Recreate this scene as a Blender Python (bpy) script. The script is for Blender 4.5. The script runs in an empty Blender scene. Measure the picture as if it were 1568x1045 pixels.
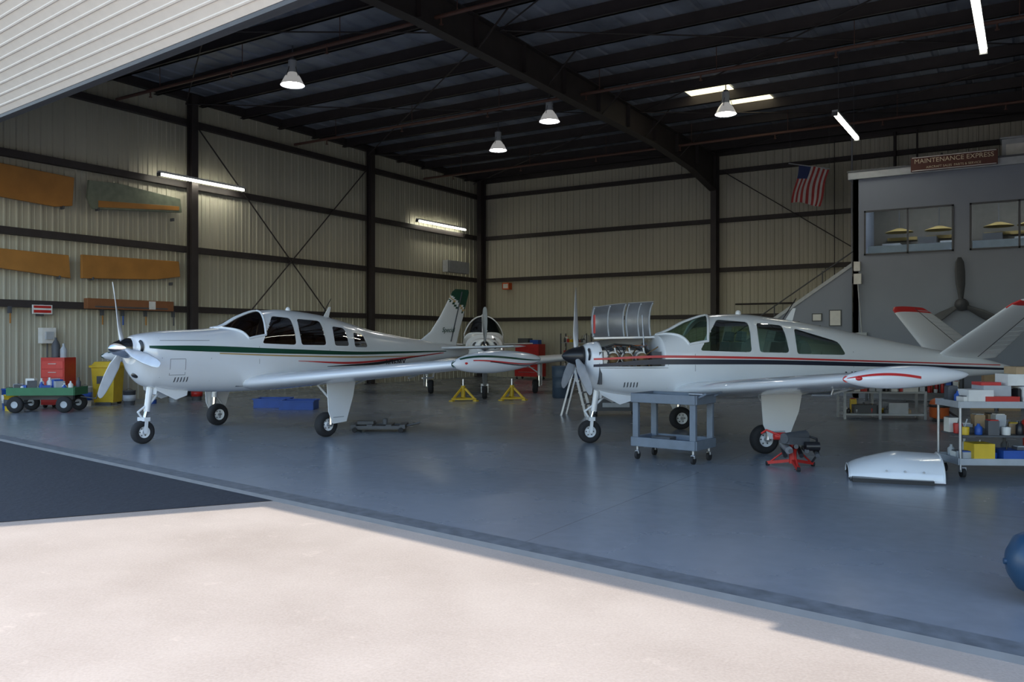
import bpy, math, random
import numpy as np
from mathutils import Vector, Matrix
random.seed(7)
scene=bpy.context.scene
PI=math.pi
# ---------------------------------------------------------------- materials
_m={}
def mat(name,col,rough=0.6,metal=0.0,var=0.08,scale=6.0,bump=0.0,coat=0.0,emis=None,es=0.0,stretch=(1,1,1),spec=0.5):
    if name in _m: return _m[name]
    m=bpy.data.materials.new(name); m.use_nodes=True
    nt=m.node_tree; b=nt.nodes['Principled BSDF']
    tc=nt.nodes.new('ShaderNodeTexCoord'); mp=nt.nodes.new('ShaderNodeMapping')
    mp.inputs['Scale'].default_value=stretch
    nz=nt.nodes.new('ShaderNodeTexNoise'); nz.inputs['Scale'].default_value=scale; nz.inputs['Detail'].default_value=5
    nt.links.new(tc.outputs['Object'],mp.inputs['Vector']); nt.links.new(mp.outputs['Vector'],nz.inputs['Vector'])
    cr=nt.nodes.new('ShaderNodeValToRGB')
    cr.color_ramp.elements[0].position=0.3; cr.color_ramp.elements[1].position=0.7
    cr.color_ramp.elements[0].color=tuple(max(0,c*(1-var)) for c in col)+(1,)
    cr.color_ramp.elements[1].color=tuple(min(1,c*(1+var)) for c in col)+(1,)
    nt.links.new(nz.outputs['Fac'],cr.inputs['Fac']); nt.links.new(cr.outputs['Color'],b.inputs['Base Color'])
    b.inputs['Roughness'].default_value=rough; b.inputs['Metallic'].default_value=metal
    b.inputs['Coat Weight'].default_value=coat
    b.inputs['Specular IOR Level'].default_value=spec
    if bump>0:
        bp=nt.nodes.new('ShaderNodeBump'); bp.inputs['Strength'].default_value=bump; bp.inputs['Distance'].default_value=0.02
        nt.links.new(nz.outputs['Fac'],bp.inputs['Height']); nt.links.new(bp.outputs['Normal'],b.inputs['Normal'])
    if emis:
        b.inputs['Emission Color'].default_value=tuple(emis)+(1,); b.inputs['Emission Strength'].default_value=es
    _m[name]=m; return m
def glazing(name,tint,fac):
    gl=bpy.data.materials.new(name); gl.use_nodes=True; nt=gl.node_tree; nt.nodes.remove(nt.nodes['Principled BSDF'])
    g1=nt.nodes.new('ShaderNodeBsdfTransparent'); g1.inputs[0].default_value=tuple(tint)+(1,); g2=nt.nodes.new('ShaderNodeBsdfGlossy'); g2.inputs['Roughness'].default_value=.02
    lw=nt.nodes.new('ShaderNodeLayerWeight'); lw.inputs['Blend'].default_value=.3
    mr=nt.nodes.new('ShaderNodeMapRange'); mr.inputs['To Min'].default_value=fac; mr.inputs['To Max'].default_value=.85
    nt.links.new(lw.outputs['Fresnel'],mr.inputs['Value'])
    mx=nt.nodes.new('ShaderNodeMixShader'); nt.links.new(mr.outputs[0],mx.inputs[0]); nt.links.new(g1.outputs[0],mx.inputs[1]); nt.links.new(g2.outputs[0],mx.inputs[2]); nt.links.new(mx.outputs[0],nt.nodes['Material Output'].inputs[0])
    return gl
def floor_mat():
    m=bpy.data.materials.new('painted_floor'); m.use_nodes=True; nt=m.node_tree; b=nt.nodes['Principled BSDF']
    tc=nt.nodes.new('ShaderNodeTexCoord')
    n1=nt.nodes.new('ShaderNodeTexNoise'); n1.inputs['Scale'].default_value=0.5; n1.inputs['Detail'].default_value=8
    n2=nt.nodes.new('ShaderNodeTexNoise'); n2.inputs['Scale'].default_value=6; n2.inputs['Detail'].default_value=8
    cr=nt.nodes.new('ShaderNodeValToRGB'); cr.color_ramp.elements[0].color=(0.21,0.235,0.265,1); cr.color_ramp.elements[1].color=(0.27,0.295,0.33,1)
    cr.color_ramp.elements[0].position=.3; cr.color_ramp.elements[1].position=.7
    mx=nt.nodes.new('ShaderNodeMath'); mx.operation='ADD'; m2=nt.nodes.new('ShaderNodeMath'); m2.operation='MULTIPLY'; m2.inputs[1].default_value=.5
    for n in (n1,n2): nt.links.new(tc.outputs['Object'],n.inputs['Vector'])
    nt.links.new(n1.outputs['Fac'],mx.inputs[0]); nt.links.new(n2.outputs['Fac'],mx.inputs[1]); nt.links.new(mx.outputs[0],m2.inputs[0])
    br=nt.nodes.new('ShaderNodeTexBrick'); br.offset=0; br.inputs['Scale'].default_value=1; br.inputs['Brick Width'].default_value=4.5; br.inputs['Row Height'].default_value=4.5
    br.inputs['Mortar Size'].default_value=0.009; br.inputs['Color1'].default_value=(1,1,1,1); br.inputs['Color2'].default_value=(1,1,1,1); br.inputs['Mortar'].default_value=(.75,.75,.75,1)
    nt.links.new(tc.outputs['Object'],br.inputs['Vector'])
    mm=nt.nodes.new('ShaderNodeMixRGB'); mm.blend_type='MULTIPLY'; mm.inputs['Fac'].default_value=1
    nt.links.new(m2.outputs[0],cr.inputs['Fac']); nt.links.new(cr.outputs['Color'],mm.inputs['Color1']); nt.links.new(br.outputs['Color'],mm.inputs['Color2'])
    nt.links.new(mm.outputs['Color'],b.inputs['Base Color'])
    rr=nt.nodes.new('ShaderNodeMapRange'); rr.inputs['To Min'].default_value=.16; rr.inputs['To Max'].default_value=.36
    nt.links.new(n1.outputs['Fac'],rr.inputs['Value']); nt.links.new(rr.outputs['Result'],b.inputs['Roughness'])
    return m
def apron_mat():
    m=bpy.data.materials.new('apron_concrete'); m.use_nodes=True; nt=m.node_tree; b=nt.nodes['Principled BSDF']
    tc=nt.nodes.new('ShaderNodeTexCoord')
    n1=nt.nodes.new('ShaderNodeTexNoise'); n1.inputs['Scale'].default_value=0.9; n1.inputs['Detail'].default_value=10
    n2=nt.nodes.new('ShaderNodeTexNoise'); n2.inputs['Scale'].default_value=60; n2.inputs['Detail'].default_value=6
    n3=nt.nodes.new('ShaderNodeTexNoise'); n3.inputs['Scale'].default_value=3.5; n3.inputs['Detail'].default_value=10; n3.inputs['Roughness'].default_value=.7
    for n in (n1,n2,n3): nt.links.new(tc.outputs['Object'],n.inputs['Vector'])
    a=nt.nodes.new('ShaderNodeMixRGB'); a.inputs['Fac'].default_value=.4
    nt.links.new(n1.outputs['Fac'],a.inputs['Color1']); nt.links.new(n2.outputs['Fac'],a.inputs['Color2'])
    cr=nt.nodes.new('ShaderNodeValToRGB'); cr.color_ramp.elements[0].color=(0.41,0.335,0.275,1); cr.color_ramp.elements[1].color=(0.53,0.445,0.375,1)
    cr.color_ramp.elements[0].position=.35; cr.color_ramp.elements[1].position=.65
    nt.links.new(a.outputs['Color'],cr.inputs['Fac'])
    c2=nt.nodes.new('ShaderNodeValToRGB'); c2.color_ramp.elements[0].color=(1,1,1,1); c2.color_ramp.elements[1].color=(1.12,1.12,1.12,1); c2.color_ramp.elements[0].position=.60; c2.color_ramp.elements[1].position=.68
    nt.links.new(n3.outputs['Fac'],c2.inputs['Fac'])
    mm=nt.nodes.new('ShaderNodeMixRGB'); mm.blend_type='MULTIPLY'; mm.inputs['Fac'].default_value=1
    nt.links.new(cr.outputs['Color'],mm.inputs['Color1']); nt.links.new(c2.outputs['Color'],mm.inputs['Color2'])
    nt.links.new(mm.outputs['Color'],b.inputs['Base Color']); b.inputs['Roughness'].default_value=.9
    bp=nt.nodes.new('ShaderNodeBump'); bp.inputs['Strength'].default_value=.25; bp.inputs['Distance'].default_value=.01
    nt.links.new(n2.outputs['Fac'],bp.inputs['Height']); nt.links.new(bp.outputs['Normal'],b.inputs['Normal'])
    return m
WHITE=mat('white_paint',(.76,.78,.80),.22,0,.02,2,coat=.5)
GREENP=mat('green_paint',(.01,.06,.035),.3,0,.05)
GOLD=mat('gold_paint',(.45,.30,.12),.35)
REDP=mat('red_paint',(.55,.03,.03),.35)
BLACKP=mat('black_paint',(.015,.015,.018),.35)
NAVYP=mat('navy_paint',(.012,.016,.035),.35)
GLASSD=glazing('smoke_tinted_glazing',(.20,.15,.12),.06)
GLASSG=glazing('green_tinted_glazing',(.62,.78,.70),.10)
CHROME=mat('polished_metal',(.75,.76,.78),.12,1,.03)
ALU=mat('aluminium',(.42,.43,.45),.38,.8,.08)
BLADE=mat('blade_grey',(.20,.21,.22),.4,.3)
BLADEW=mat('blade_light',(.55,.57,.6),.35,.3)
RUBBER=mat('rubber',(.018,.018,.02),.8)
STEEL=mat('dark_steel_primer',(.038,.031,.031),.6,0,.15,3)
WALLM=mat('wall_sheet',(.48,.465,.375),.5,0,.07,.7,stretch=(1,1,.2))
CEILM=mat('roof_sheet',(.24,.27,.33),.5,0,.35,.9)
INSUL=mat('roof_insulation_dark',(.05,.055,.07),.7)
SIDING=mat('white_siding',(.78,.73,.67),.6,0,.03)
GREY=mat('office_grey',(.24,.27,.33),.6,0,.04,1)
GREYL=mat('light_grey_enamel',(.42,.45,.48),.45)
GREYD=mat('dark_grey',(.08,.085,.095),.55)
CARTG=mat('cart_grey_plastic',(.15,.18,.22),.55,0,.12)
ORANGE=mat('kraft_orange',(.42,.19,.04),.6,0,.15,2)
OLIVE=mat('olive_primer',(.20,.23,.17),.6,0,.15)
BROWN=mat('brown_wood',(.25,.10,.04),.6)
RED=mat('tool_red',(.50,.025,.02),.4)
YEL=mat('safety_yellow',(.70,.48,.03),.45)
BLUE=mat('bin_blue',(.02,.09,.40),.45)
NAVY=mat('tank_blue',(.02,.06,.12),.35)
GREEN=mat('cart_green',(.03,.16,.07),.5)
CARD=mat('cardboard',(.42,.30,.18),.8)
PAPER=mat('paper_white',(.75,.75,.72),.7)
BRONZE=mat('engine_bronze',(.30,.20,.10),.45,.5)
SEATB=mat('seat_brown',(.22,.12,.07),.6)
SEATG=mat('seat_grey',(.16,.19,.20),.7)
LAMP=mat('lamp_glow',(1,1,1),.5,emis=(1,.97,.92),es=45)
TUBEL=mat('tube_glow',(1,1,1),.5,emis=(1,.96,.78),es=18)
SKYL=mat('skylight_glow',(.8,.7,.45),.5,emis=(1,.90,.60),es=1.6)
FLOORM=floor_mat(); APRON=apron_mat()
# ---------------------------------------------------------------- mesh builder
class MB:
    def __init__(s): s.v=[];s.f=[];s.mi=[];s.sm=[];s.mats=[]
    def add(s,vs,fs,m,smooth=False,M=None):
        if m not in s.mats: s.mats.append(m)
        k=s.mats.index(m); o=len(s.v)
        for v in vs:
            v=Vector(v)
            s.v.append(M@v if M is not None else v)
        for f in fs: s.f.append([o+i for i in f]); s.mi.append(k); s.sm.append(smooth)
    def box(s,c,d,m,rot=None,taper=1.0):
        hx,hy,hz=d[0]/2,d[1]/2,d[2]/2
        vs=[]
        for z,t in ((-hz,1),(hz,taper)):
            for x,y in ((-hx,-hy),(hx,-hy),(hx,hy),(-hx,hy)): vs.append((x*t,y*t,z))
        M=Matrix.Translation(c)
        if rot: M=M@Matrix.Rotation(rot[2],4,'Z')@Matrix.Rotation(rot[1],4,'Y')@Matrix.Rotation(rot[0],4,'X')
        s.add(vs,[(3,2,1,0),(4,5,6,7),(0,1,5,4),(1,2,6,5),(2,3,7,6),(3,0,4,7)],m,False,M)
    def b2(s,a,b,m): s.box([(a[i]+b[i])/2 for i in range(3)],[abs(b[i]-a[i]) for i in range(3)],m)
    def beam(s,p,q,w,h,m):
        p=Vector(p);q=Vector(q);d=q-p;L=d.length
        R=d.to_track_quat('X','Z').to_matrix().to_4x4()
        M=Matrix.Translation((p+q)/2)@R
        hx,hy,hz=L/2,w/2,h/2
        vs=[(x,y,z) for z in(-hz,hz) for x,y in((-hx,-hy),(hx,-hy),(hx,hy),(-hx,hy))]
        s.add(vs,[(3,2,1,0),(4,5,6,7),(0,1,5,4),(1,2,6,5),(2,3,7,6),(3,0,4,7)],m,False,M)
    def lathe(s,prof,o,axis,m,n=24,smooth=True,cap=True):
        ax=Vector(axis).normalized(); M=Matrix.Translation(o)@ax.to_track_quat('Z','Y').to_matrix().to_4x4()
        vs=[];fs=[]
        for r,h in prof:
            for i in range(n):
                a=2*PI*i/n; vs.append((r*math.cos(a),r*math.sin(a),h))
        for j in range(len(prof)-1):
            for i in range(n):
                k=(i+1)%n; fs.append((j*n+i,j*n+k,(j+1)*n+k,(j+1)*n+i))
        s.add(vs,fs,m,smooth,M)
        if cap:
            for j,rev in((0,True),(len(prof)-1,False)):
                if prof[j][0]>1e-4:
                    ring=[vs[j*n+i] for i in range(n)]
                    s.add(ring,[list(range(n))[::-1] if rev else list(range(n))],m,False,M)
    def cyl(s,p,q,r,m,r2=None,n=12,smooth=True):
        p=Vector(p);q=Vector(q); L=(q-p).length
        if L<1e-6: return
        s.lathe([(r,0),(r if r2 is None else r2,L)],p,q-p,m,n,smooth)
    def tube(s,pts,r,m,n=8):
        for a,b in zip(pts[:-1],pts[1:]): s.cyl(a,b,r,m,n=n)
        for a in pts[1:-1]: s.sph(a,r,m,8,5)
    def sph(s,c,r,m,n=16,k=8,sc=(1,1,1)):
        vs=[];fs=[]
        for j in range(k+1):
            t=PI*j/k
            for i in range(n):
                a=2*PI*i/n; vs.append((c[0]+sc[0]*r*math.sin(t)*math.cos(a),c[1]+sc[1]*r*math.sin(t)*math.sin(a),c[2]+sc[2]*r*math.cos(t)))
        for j in range(k):
            for i in range(n):
                l=(i+1)%n; fs.append((j*n+i,(j+1)*n+i,(j+1)*n+l,j*n+l))
        s.add(vs,fs,m,True)
    def loft(s,rings,m,caps=True,smooth=True,closed=True,mf=None):
        n=len(rings[0]); vs=[p for r in rings for p in r]
        R=n if closed else n-1
        groups={}
        for j in range(len(rings)-1):
            for i in range(R):
                k=(i+1)%n; f=(j*n+i,j*n+k,(j+1)*n+k,(j+1)*n+i)
                mm=m
                if mf:
                    c=sum((Vector(vs[q]) for q in f),Vector())/4; mm=mf(c) or m
                if mm=='SKIP': continue
                groups.setdefault(mm,[]).append(f)
        o=len(s.v)
        for v in vs: s.v.append(Vector(v))
        for mm,fs in groups.items():
            if mm not in s.mats: s.mats.append(mm)
            k=s.mats.index(mm)
            for f in fs: s.f.append([o+i for i in f]); s.mi.append(k); s.sm.append(smooth)
        if caps: 
            s.add(rings[0],[list(range(n))],m); s.add(rings[-1],[list(range(n))[::-1]],m)
    def poly(s,pts,off,m):
        n=len(pts); off=Vector(off); vs=[Vector(p) for p in pts]+[Vector(p)+off for p in pts]
        fs=[list(range(n))[::-1],list(range(n,2*n))]+[(i,(i+1)%n,n+(i+1)%n,n+i) for i in range(n)]
        s.add(vs,fs,m)
    def done(s,name,loc=(0,0,0),rz=0,parent=None,bevel=0,fix=True):
        me=bpy.data.meshes.new(name); me.from_pydata([tuple(v) for v in s.v],[],s.f)
        for m in s.mats: me.materials.append(m)
        me.polygons.foreach_set('material_index',s.mi); me.polygons.foreach_set('use_smooth',s.sm); me.update()
        if fix:
            import bmesh
            bm=bmesh.new(); bm.from_mesh(me); bmesh.ops.recalc_face_normals(bm,faces=bm.faces); bm.to_mesh(me); bm.free()
        o=bpy.data.objects.new(name,me); scene.collection.objects.link(o)
        o.location=loc; o.rotation_euler=(0,0,rz)
        if parent: o.parent=parent
        if bevel>0:
            b=o.modifiers.new('bevel','BEVEL'); b.width=bevel; b.segments=2; b.limit_method='ANGLE'; b.angle_limit=math.radians(50)
        return o
def empty(name,loc,rz):
    e=bpy.data.objects.new(name,None); scene.collection.objects.link(e); e.location=loc; e.rotation_euler=(0,0,rz); return e
CA,SA=.848,.530
def S(X,Y,z=0):   # site survey axes -> building axes
    return (21.6+CA*X-SA*Y,-31.8+SA*X+CA*Y,z)
YAW=math.radians(32)
CEIL=9.0
def TL(x): return -24.4-.147*(x-6.63)      # door threshold line
# ---------------------------------------------------------------- shell
b=MB(); b.add([(0,0,0),(0,TL(0),0),(32,TL(32),0),(32,0,0)],[(0,1,2,3)],FLOORM); b.done('floor')
b=MB(); b.add([(-40,TL(-40)-.02,-.03),(-40,-90,-.03),(80,-90,-.03),(80,TL(80)-.02,-.03)],[(0,1,2,3)],APRON); b.done('ground_apron')
b=MB(); b.add([(-40,TL(-40)-.03,-.024),(-40,-36,-.024),(7.9,-36,-.024),(14.72,TL(14.72)-.03,-.024)],[(0,1,2,3)],mat('painted_shade_dark',(.030,.035,.046),.8,0,.2,20,bump=.3)); b.done('ground_shade_patch')  # dark sheet over the apron, painting the raised door's shadow deeper
b=MB(); b.add([(0,TL(0),.004),(0,TL(0)+.24,.004),(32,TL(32)+.24,.004),(32,TL(32),.004)],[(0,1,2,3)],mat('threshold_worn',(.15,.165,.18),.6,0,.25,8))
b.add([(0,TL(0)-.03,-.03),(0,TL(0)-.0,.006),(32,TL(32),.006),(32,TL(32)-.03,-.03)],[(0,1,2,3)],mat('threshold_edge',(.18,.18,.18),.8)); b.done('trim_threshold')
def ribs(L,step=.305,h=.032):
    pts=[];x=0
    while x<L:
        pts+= [(x,0),(x+step*.33,0),(x+step*.36,h*.3),(x+step*.42,h*.3),(x+step*.45,0),(x+step*.74,0),(x+step*.80,h),(x+step*.92,h),(x+step*.98,0)]; x+=step
    return pts
def sheet(name,org,u,nrm,L,z0,z1,m):
    b=MB(); u=Vector(u);nrm=Vector(nrm);org=Vector(org)
    P=[org+u*a+nrm*d for a,d in ribs(L)]
    vs=[(p.x,p.y,z0) for p in P]+[(p.x,p.y,z1) for p in P]; n=len(P)
    b.add(vs,[(i,i+1,n+i+1,n+i) for i in range(n-1)],m)
    o2=org-nrm*.05; e=o2+u*L
    b.add([(o2.x,o2.y,z0),(e.x,e.y,z0),(e.x,e.y,z1),(o2.x,o2.y,z1)],[(0,1,2,3)],m)
    return b.done(name,fix=False)
sheet('wall_left',(0,0,0),(0,-1,0),(1,0,0),-TL(0),0,CEIL+.15,WALLM)
sheet('wall_back',(0,0,0),(1,0,0),(0,-1,0),32,0,CEIL+.15,WALLM)
sheet('wall_right',(32,0,0),(0,-1,0),(-1,0,0),-TL(32),0,CEIL+.15,WALLM)
b=MB(); x=0;P=[]
while x<32:
    P+=[(x,CEIL+.12),(x+.2,CEIL+.12),(x+.24,CEIL+.16),(x+.36,CEIL+.16),(x+.4,CEIL+.12)]; x+=.6
n=len(P); b.add([(p[0],0,p[1]) for p in P]+[(p[0],TL(p[0]),p[1]) for p in P],[(i,i+1,n+i+1,n+i) for i in range(n-1)],CEILM)
b.add([(-.2,.2,CEIL+.25),(32.2,.2,CEIL+.25),(32.2,TL(32)-.3,CEIL+.25),(-.2,TL(0)-.3,CEIL+.25)],[(0,1,2,3)],INSUL)
b.done('ceiling',fix=False)
GZ=(2.6,4.4,6.32,8.2)
b=MB()
for z in GZ: b.b2((.035,-.2,z-.09),(.22,TL(0)+.1,z+.09),STEEL)
b.b2((.035,-.04,CEIL-.12),(.22,TL(0)+.1,CEIL+.1),STEEL); b.done('trim_girts_left')
b=MB()
for z in GZ: b.b2((.1,-.22,z-.08),(31.9,-.035,z+.08),STEEL)
b.b2((.1,-.22,CEIL-.16),(31.9,-.035,CEIL+.1),STEEL); b.done('trim_girts_back')
def hcol(name,x,y,ax):
    b=MB(); w=.22
    if ax=='x':
        b.b2((x+.22,y-w/2,0),(x+.245,y+w/2,CEIL),STEEL); b.b2((x+.44,y-w/2,0),(x+.465,y+w/2,CEIL),STEEL); b.b2((x+.24,y-.015,0),(x+.45,y+.015,CEIL),STEEL)
        b.b2((x+.2,y-.2,0),(x+.5,y+.2,.03),STEEL)
    else:
        b.b2((x-w/2,y-.22,0),(x+w/2,y-.245,CEIL),STEEL); b.b2((x-w/2,y-.60,0),(x+w/2,y-.625,CEIL),STEEL); b.b2((x-.015,y-.24,0),(x+.015,y-.61,CEIL),STEEL)
        b.b2((x-.2,y-.2,0),(x+.2,y-.68,.03),STEEL)
    b.done(name)
for y in (-7.9,-15.8,-23.0): hcol('steel_column',0,y,'x')
for x in (.35,11.24,22.5): hcol('steel_column',x,0,'y')
def rafter(x):
    b=MB(); y0=-.64; y1=TL(x)+.2
    prof=[(y0,1.35),(y0-2.5,.95),(y0-6,.75),(y1+6,.75),(y1,1.0)]
    for (ya,ha),(yb,hb) in zip(prof[:-1],prof[1:]):
        zt=CEIL-.22
        b.add([(x-.012,ya,zt),(x-.012,yb,zt),(x-.012,yb,zt-hb),(x-.012,ya,zt-ha),(x+.012,ya,zt),(x+.012,yb,zt),(x+.012,yb,zt-hb),(x+.012,ya,zt-ha)],
              [(0,1,2,3),(7,6,5,4)],STEEL)
        b.beam((x,ya,zt),(x,yb,zt),.28,.025,STEEL); b.beam((x,ya,zt-ha),(x,yb,zt-hb),.28,.025,STEEL)
    for k in range(1,12):
        yy=y0+(y1-y0)*k/12; b.b2((x-.13,yy-.006,CEIL-.24),(x+.13,yy+.006,CEIL-.9),STEEL)
    for k in range(1,8):
        yy=-1.3-1.55*2*k
        if yy>y1+1:
            for sx in(-1,1): b.beam((x+sx*.1,yy,CEIL-.95),(x+sx*.9,yy,CEIL-.2),.03,.03,STEEL)
    b.done('steel_rafter',fix=False)
for x in (11.24,22.5): rafter(x)
b=MB()
y=-1.3
while y>-24.5:
    b.b2((.05,y-.035,CEIL-.2),(31.9,y+.035,CEIL+.1),STEEL); b.b2((.05,y-.1,CEIL-.2),(31.9,y+.035,CEIL-.18),STEEL); y-=1.55
b.done('trim_purlins')
b=MB()
for a,c in (((.3,-15.6,8.1),(.3,-8.1,.6)),((.3,-8.1,8.1),(.3,-15.6,.6))): b.cyl(a,c,.022,STEEL,n=6)
b.done('trim_brace_left')
b=MB()
b.cyl((11.5,-.3,8.2),(22.2,-.3,.9),.02,STEEL,n=6); b.cyl((22.2,-.3,8.2),(11.5,-.3,.9),.02,STEEL,n=6); b.done('trim_brace_back')
b=MB()
for xa,xb in ((.3,11.1),(11.4,22.4)):
    for ya,yb in ((-1,-8),(-8,-16),(-16,-23)):
        b.cyl((xa,ya,CEIL-.3),(xb,yb,CEIL-.3),.018,STEEL,n=6); b.cyl((xa,yb,CEIL-.3),(xb,ya,CEIL-.3),.018,STEEL,n=6)
b.done('trim_roof_bracing')
PIPE=mat('pipe_rust',(.12,.06,.045),.6)
b=MB()
for y,z in ((-11.7,8.35),(-18.2,8.3),(-4.6,8.35)):
    b.cyl((.3,y,z),(31.5,y,z),.045,PIPE,n=8)
    x=1.8
    while x<31:
        b.cyl((x,y,z),(x,y,z-.16),.02,PIPE,n=6); b.cyl((x,y,z-.16),(x,y,z-.18),.045,PIPE,n=8); b.cyl((x+.4,y,z),(x+.4,y,CEIL+.05),.01,PIPE,n=5); x+=3.2
b.done('sprinkler_pipes')
b=MB(); b.cyl((16.2,-.35,8.9),(16.2,-.35,.1),.03,GREYL,n=8); b.cyl((17.6,-.35,8.9),(17.6,-.35,6.7),.05,STEEL,n=8); b.cyl((18.3,-.4,8.9),(18.3,-.4,6.7),.03,STEEL,n=8)
b.cyl((12,-.3,3.05),(17.0,-.3,3.05),.03,STEEL,n=8); b.cyl((15.6,-.3,3.05),(15.6,-.3,8.9),.015,STEEL,n=6)
b.done('wall_conduit_pipes')
def FR(x): return TL(x)
def HH(x): return 5.5-.03*(min(x,18.6)-6)
b=MB()
HX=(-.1,18.6,32)
for a_,c_ in zip(HX[:-1],HX[1:]):
    b.add([(a_,FR(a_),HH(a_)),(c_,FR(c_),HH(c_)),(c_,FR(c_),CEIL+.4),(a_,FR(a_),CEIL+.4)],[(0,1,2,3)],SIDING)
    b.add([(a_,FR(a_)+.12,HH(a_)),(c_,FR(c_)+.12,HH(c_)),(c_,FR(c_)+.12,CEIL+.4),(a_,FR(a_)+.12,CEIL+.4)],[(0,1,2,3)],STEEL)
    b.add([(a_,FR(a_)+.12,HH(a_)),(c_,FR(c_)+.12,HH(c_)),(c_,FR(c_),HH(c_)),(a_,FR(a_),HH(a_))],[(0,1,2,3)],GREYD)
b.done('wall_front',fix=False)
b=MB(); XR=18.6; b.beam((-.1,FR(-.1)-.03,HH(-.1)+.0),(XR,FR(XR)-.03,HH(XR)+.0),.05,.05,GREYD)
W=2.6; DZ=2.37; a=0; P=[]
Ls=math.hypot(W,DZ); uy,uz=-W/Ls,DZ/Ls; ny,nz=(-DZ/Ls,-W/Ls)
while a<Ls:
    for da,h in ((0,0),(.10,0),(.11,.010),(.13,.010),(.14,0)): P.append(((a+da)*uy+ny*h,(a+da)*uz+nz*h))
    a+=.15
x0=-3
vs=[(x0,FR(x0)-.06+p[0],HH(x0)+.03+p[1]) for p in P]+[(XR,FR(XR)-.06+p[0],HH(XR)+.03+p[1]) for p in P]; n=len(P)
b.add(vs,[(i,i+1,n+i+1,n+i) for i in range(n-1)],SIDING)
b.add([(x0,FR(x0)-.03,HH(x0)+.2),(XR,FR(XR)-.03,HH(XR)+.2),(XR,FR(XR)-.03-W,HH(XR)+.2+DZ),(x0,FR(x0)-.03-W,HH(x0)+.2+DZ)],[(0,1,2,3)],SIDING)
b.done('hangar_door_raised',fix=False)
b=MB(); xa=24.3; b.beam((xa,FR(xa)-.20,5.5),(31.8,FR(31.8)-.20,5.5),.38,.5,SIDING); b.done('unseen_shadow_block')  # out-of-view block, added to throw a shadow past the threshold at right
b=MB()
b.b2((12.85,-8.6,CEIL+.09),(14.15,-7.5,CEIL+.11),SKYL); b.b2((13.6,-6.6,CEIL+.09),(14.9,-5.5,CEIL+.11),SKYL); b.done('skylight')
# ---------------------------------------------------------------- lamps
LGL=mat('lamp_reflector',(.55,.57,.6),.25,.5,emis=(1,.98,.95),es=.25)
def highbay(x,y,z):
    b=MB()
    b.lathe([(.30,0),(.28,.04),(.2,.2),(.12,.3),(.10,.33)],(x,y,z),(0,0,1),LGL,cap=False)
    b.lathe([(0.001,.015),(.27,.015)],(x,y,z),(0,0,1),LAMP,cap=False)
    b.cyl((x,y,z+.3),(x,y,z+.62),.11,GREYL); b.cyl((x,y,z+.62),(x,y,z+.68),.07,GREYD); b.cyl((x,y,z+.68),(x,y,CEIL+.1),.015,GREYD)
    for a in (0,PI/2,PI,3*PI/2): b.cyl((x+.11*math.cos(a),y+.11*math.sin(a),z+.45),(x+.2*math.cos(a),y+.2*math.sin(a),z+.2),.008,GREYD,n=5)
    b.done('high_bay_lamp')
for p in ((5.84,-17,8.10),(9.7,-10.7,8.05),(6.3,-8.2,8.1),(14.3,-8.75,8.05)): highbay(*p)
def tubelight(p,q,wall=False):
    b=MB(); p=Vector(p);q=Vector(q); d=(q-p).normalized()
    b.beam(p+Vector((0,0,.07)),q+Vector((0,0,.07)),.14,.06,GREYL)
    side=d.cross(Vector((0,0,1)))
    for s_ in (-.035,.035): b.cyl(p+side*s_,q+side*s_,.022,TUBEL,n=10)
    for e in (p,q): b.beam(e-d*.02,e+d*.02,.14,.1,GREYD)
    if wall:
        for t in (.2,.75): e=p.lerp(q,t); b.beam((.05,e.y,e.z+.09),(e.x,e.y,e.z+.09),.03,.03,GREYD)
    else:
        for t in (.15,.85): e=p.lerp(q,t); b.cyl((e.x,e.y,e.z+.1),(e.x,e.y,CEIL+.1),.008,GREYD,n=5)
    b.done('fluorescent_light')
tubelight((.58,-17.1,6.4),(.58,-14.1,6.4),True); tubelight((.35,-5.1,6.55),(.35,-1.7,6.55),True)
tubelight((17.4,-9.7,7.4),(17.4,-6.6,7.4)); tubelight((20.8,-16.4,7.4),(20.8,-12.9,7.4))
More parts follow.
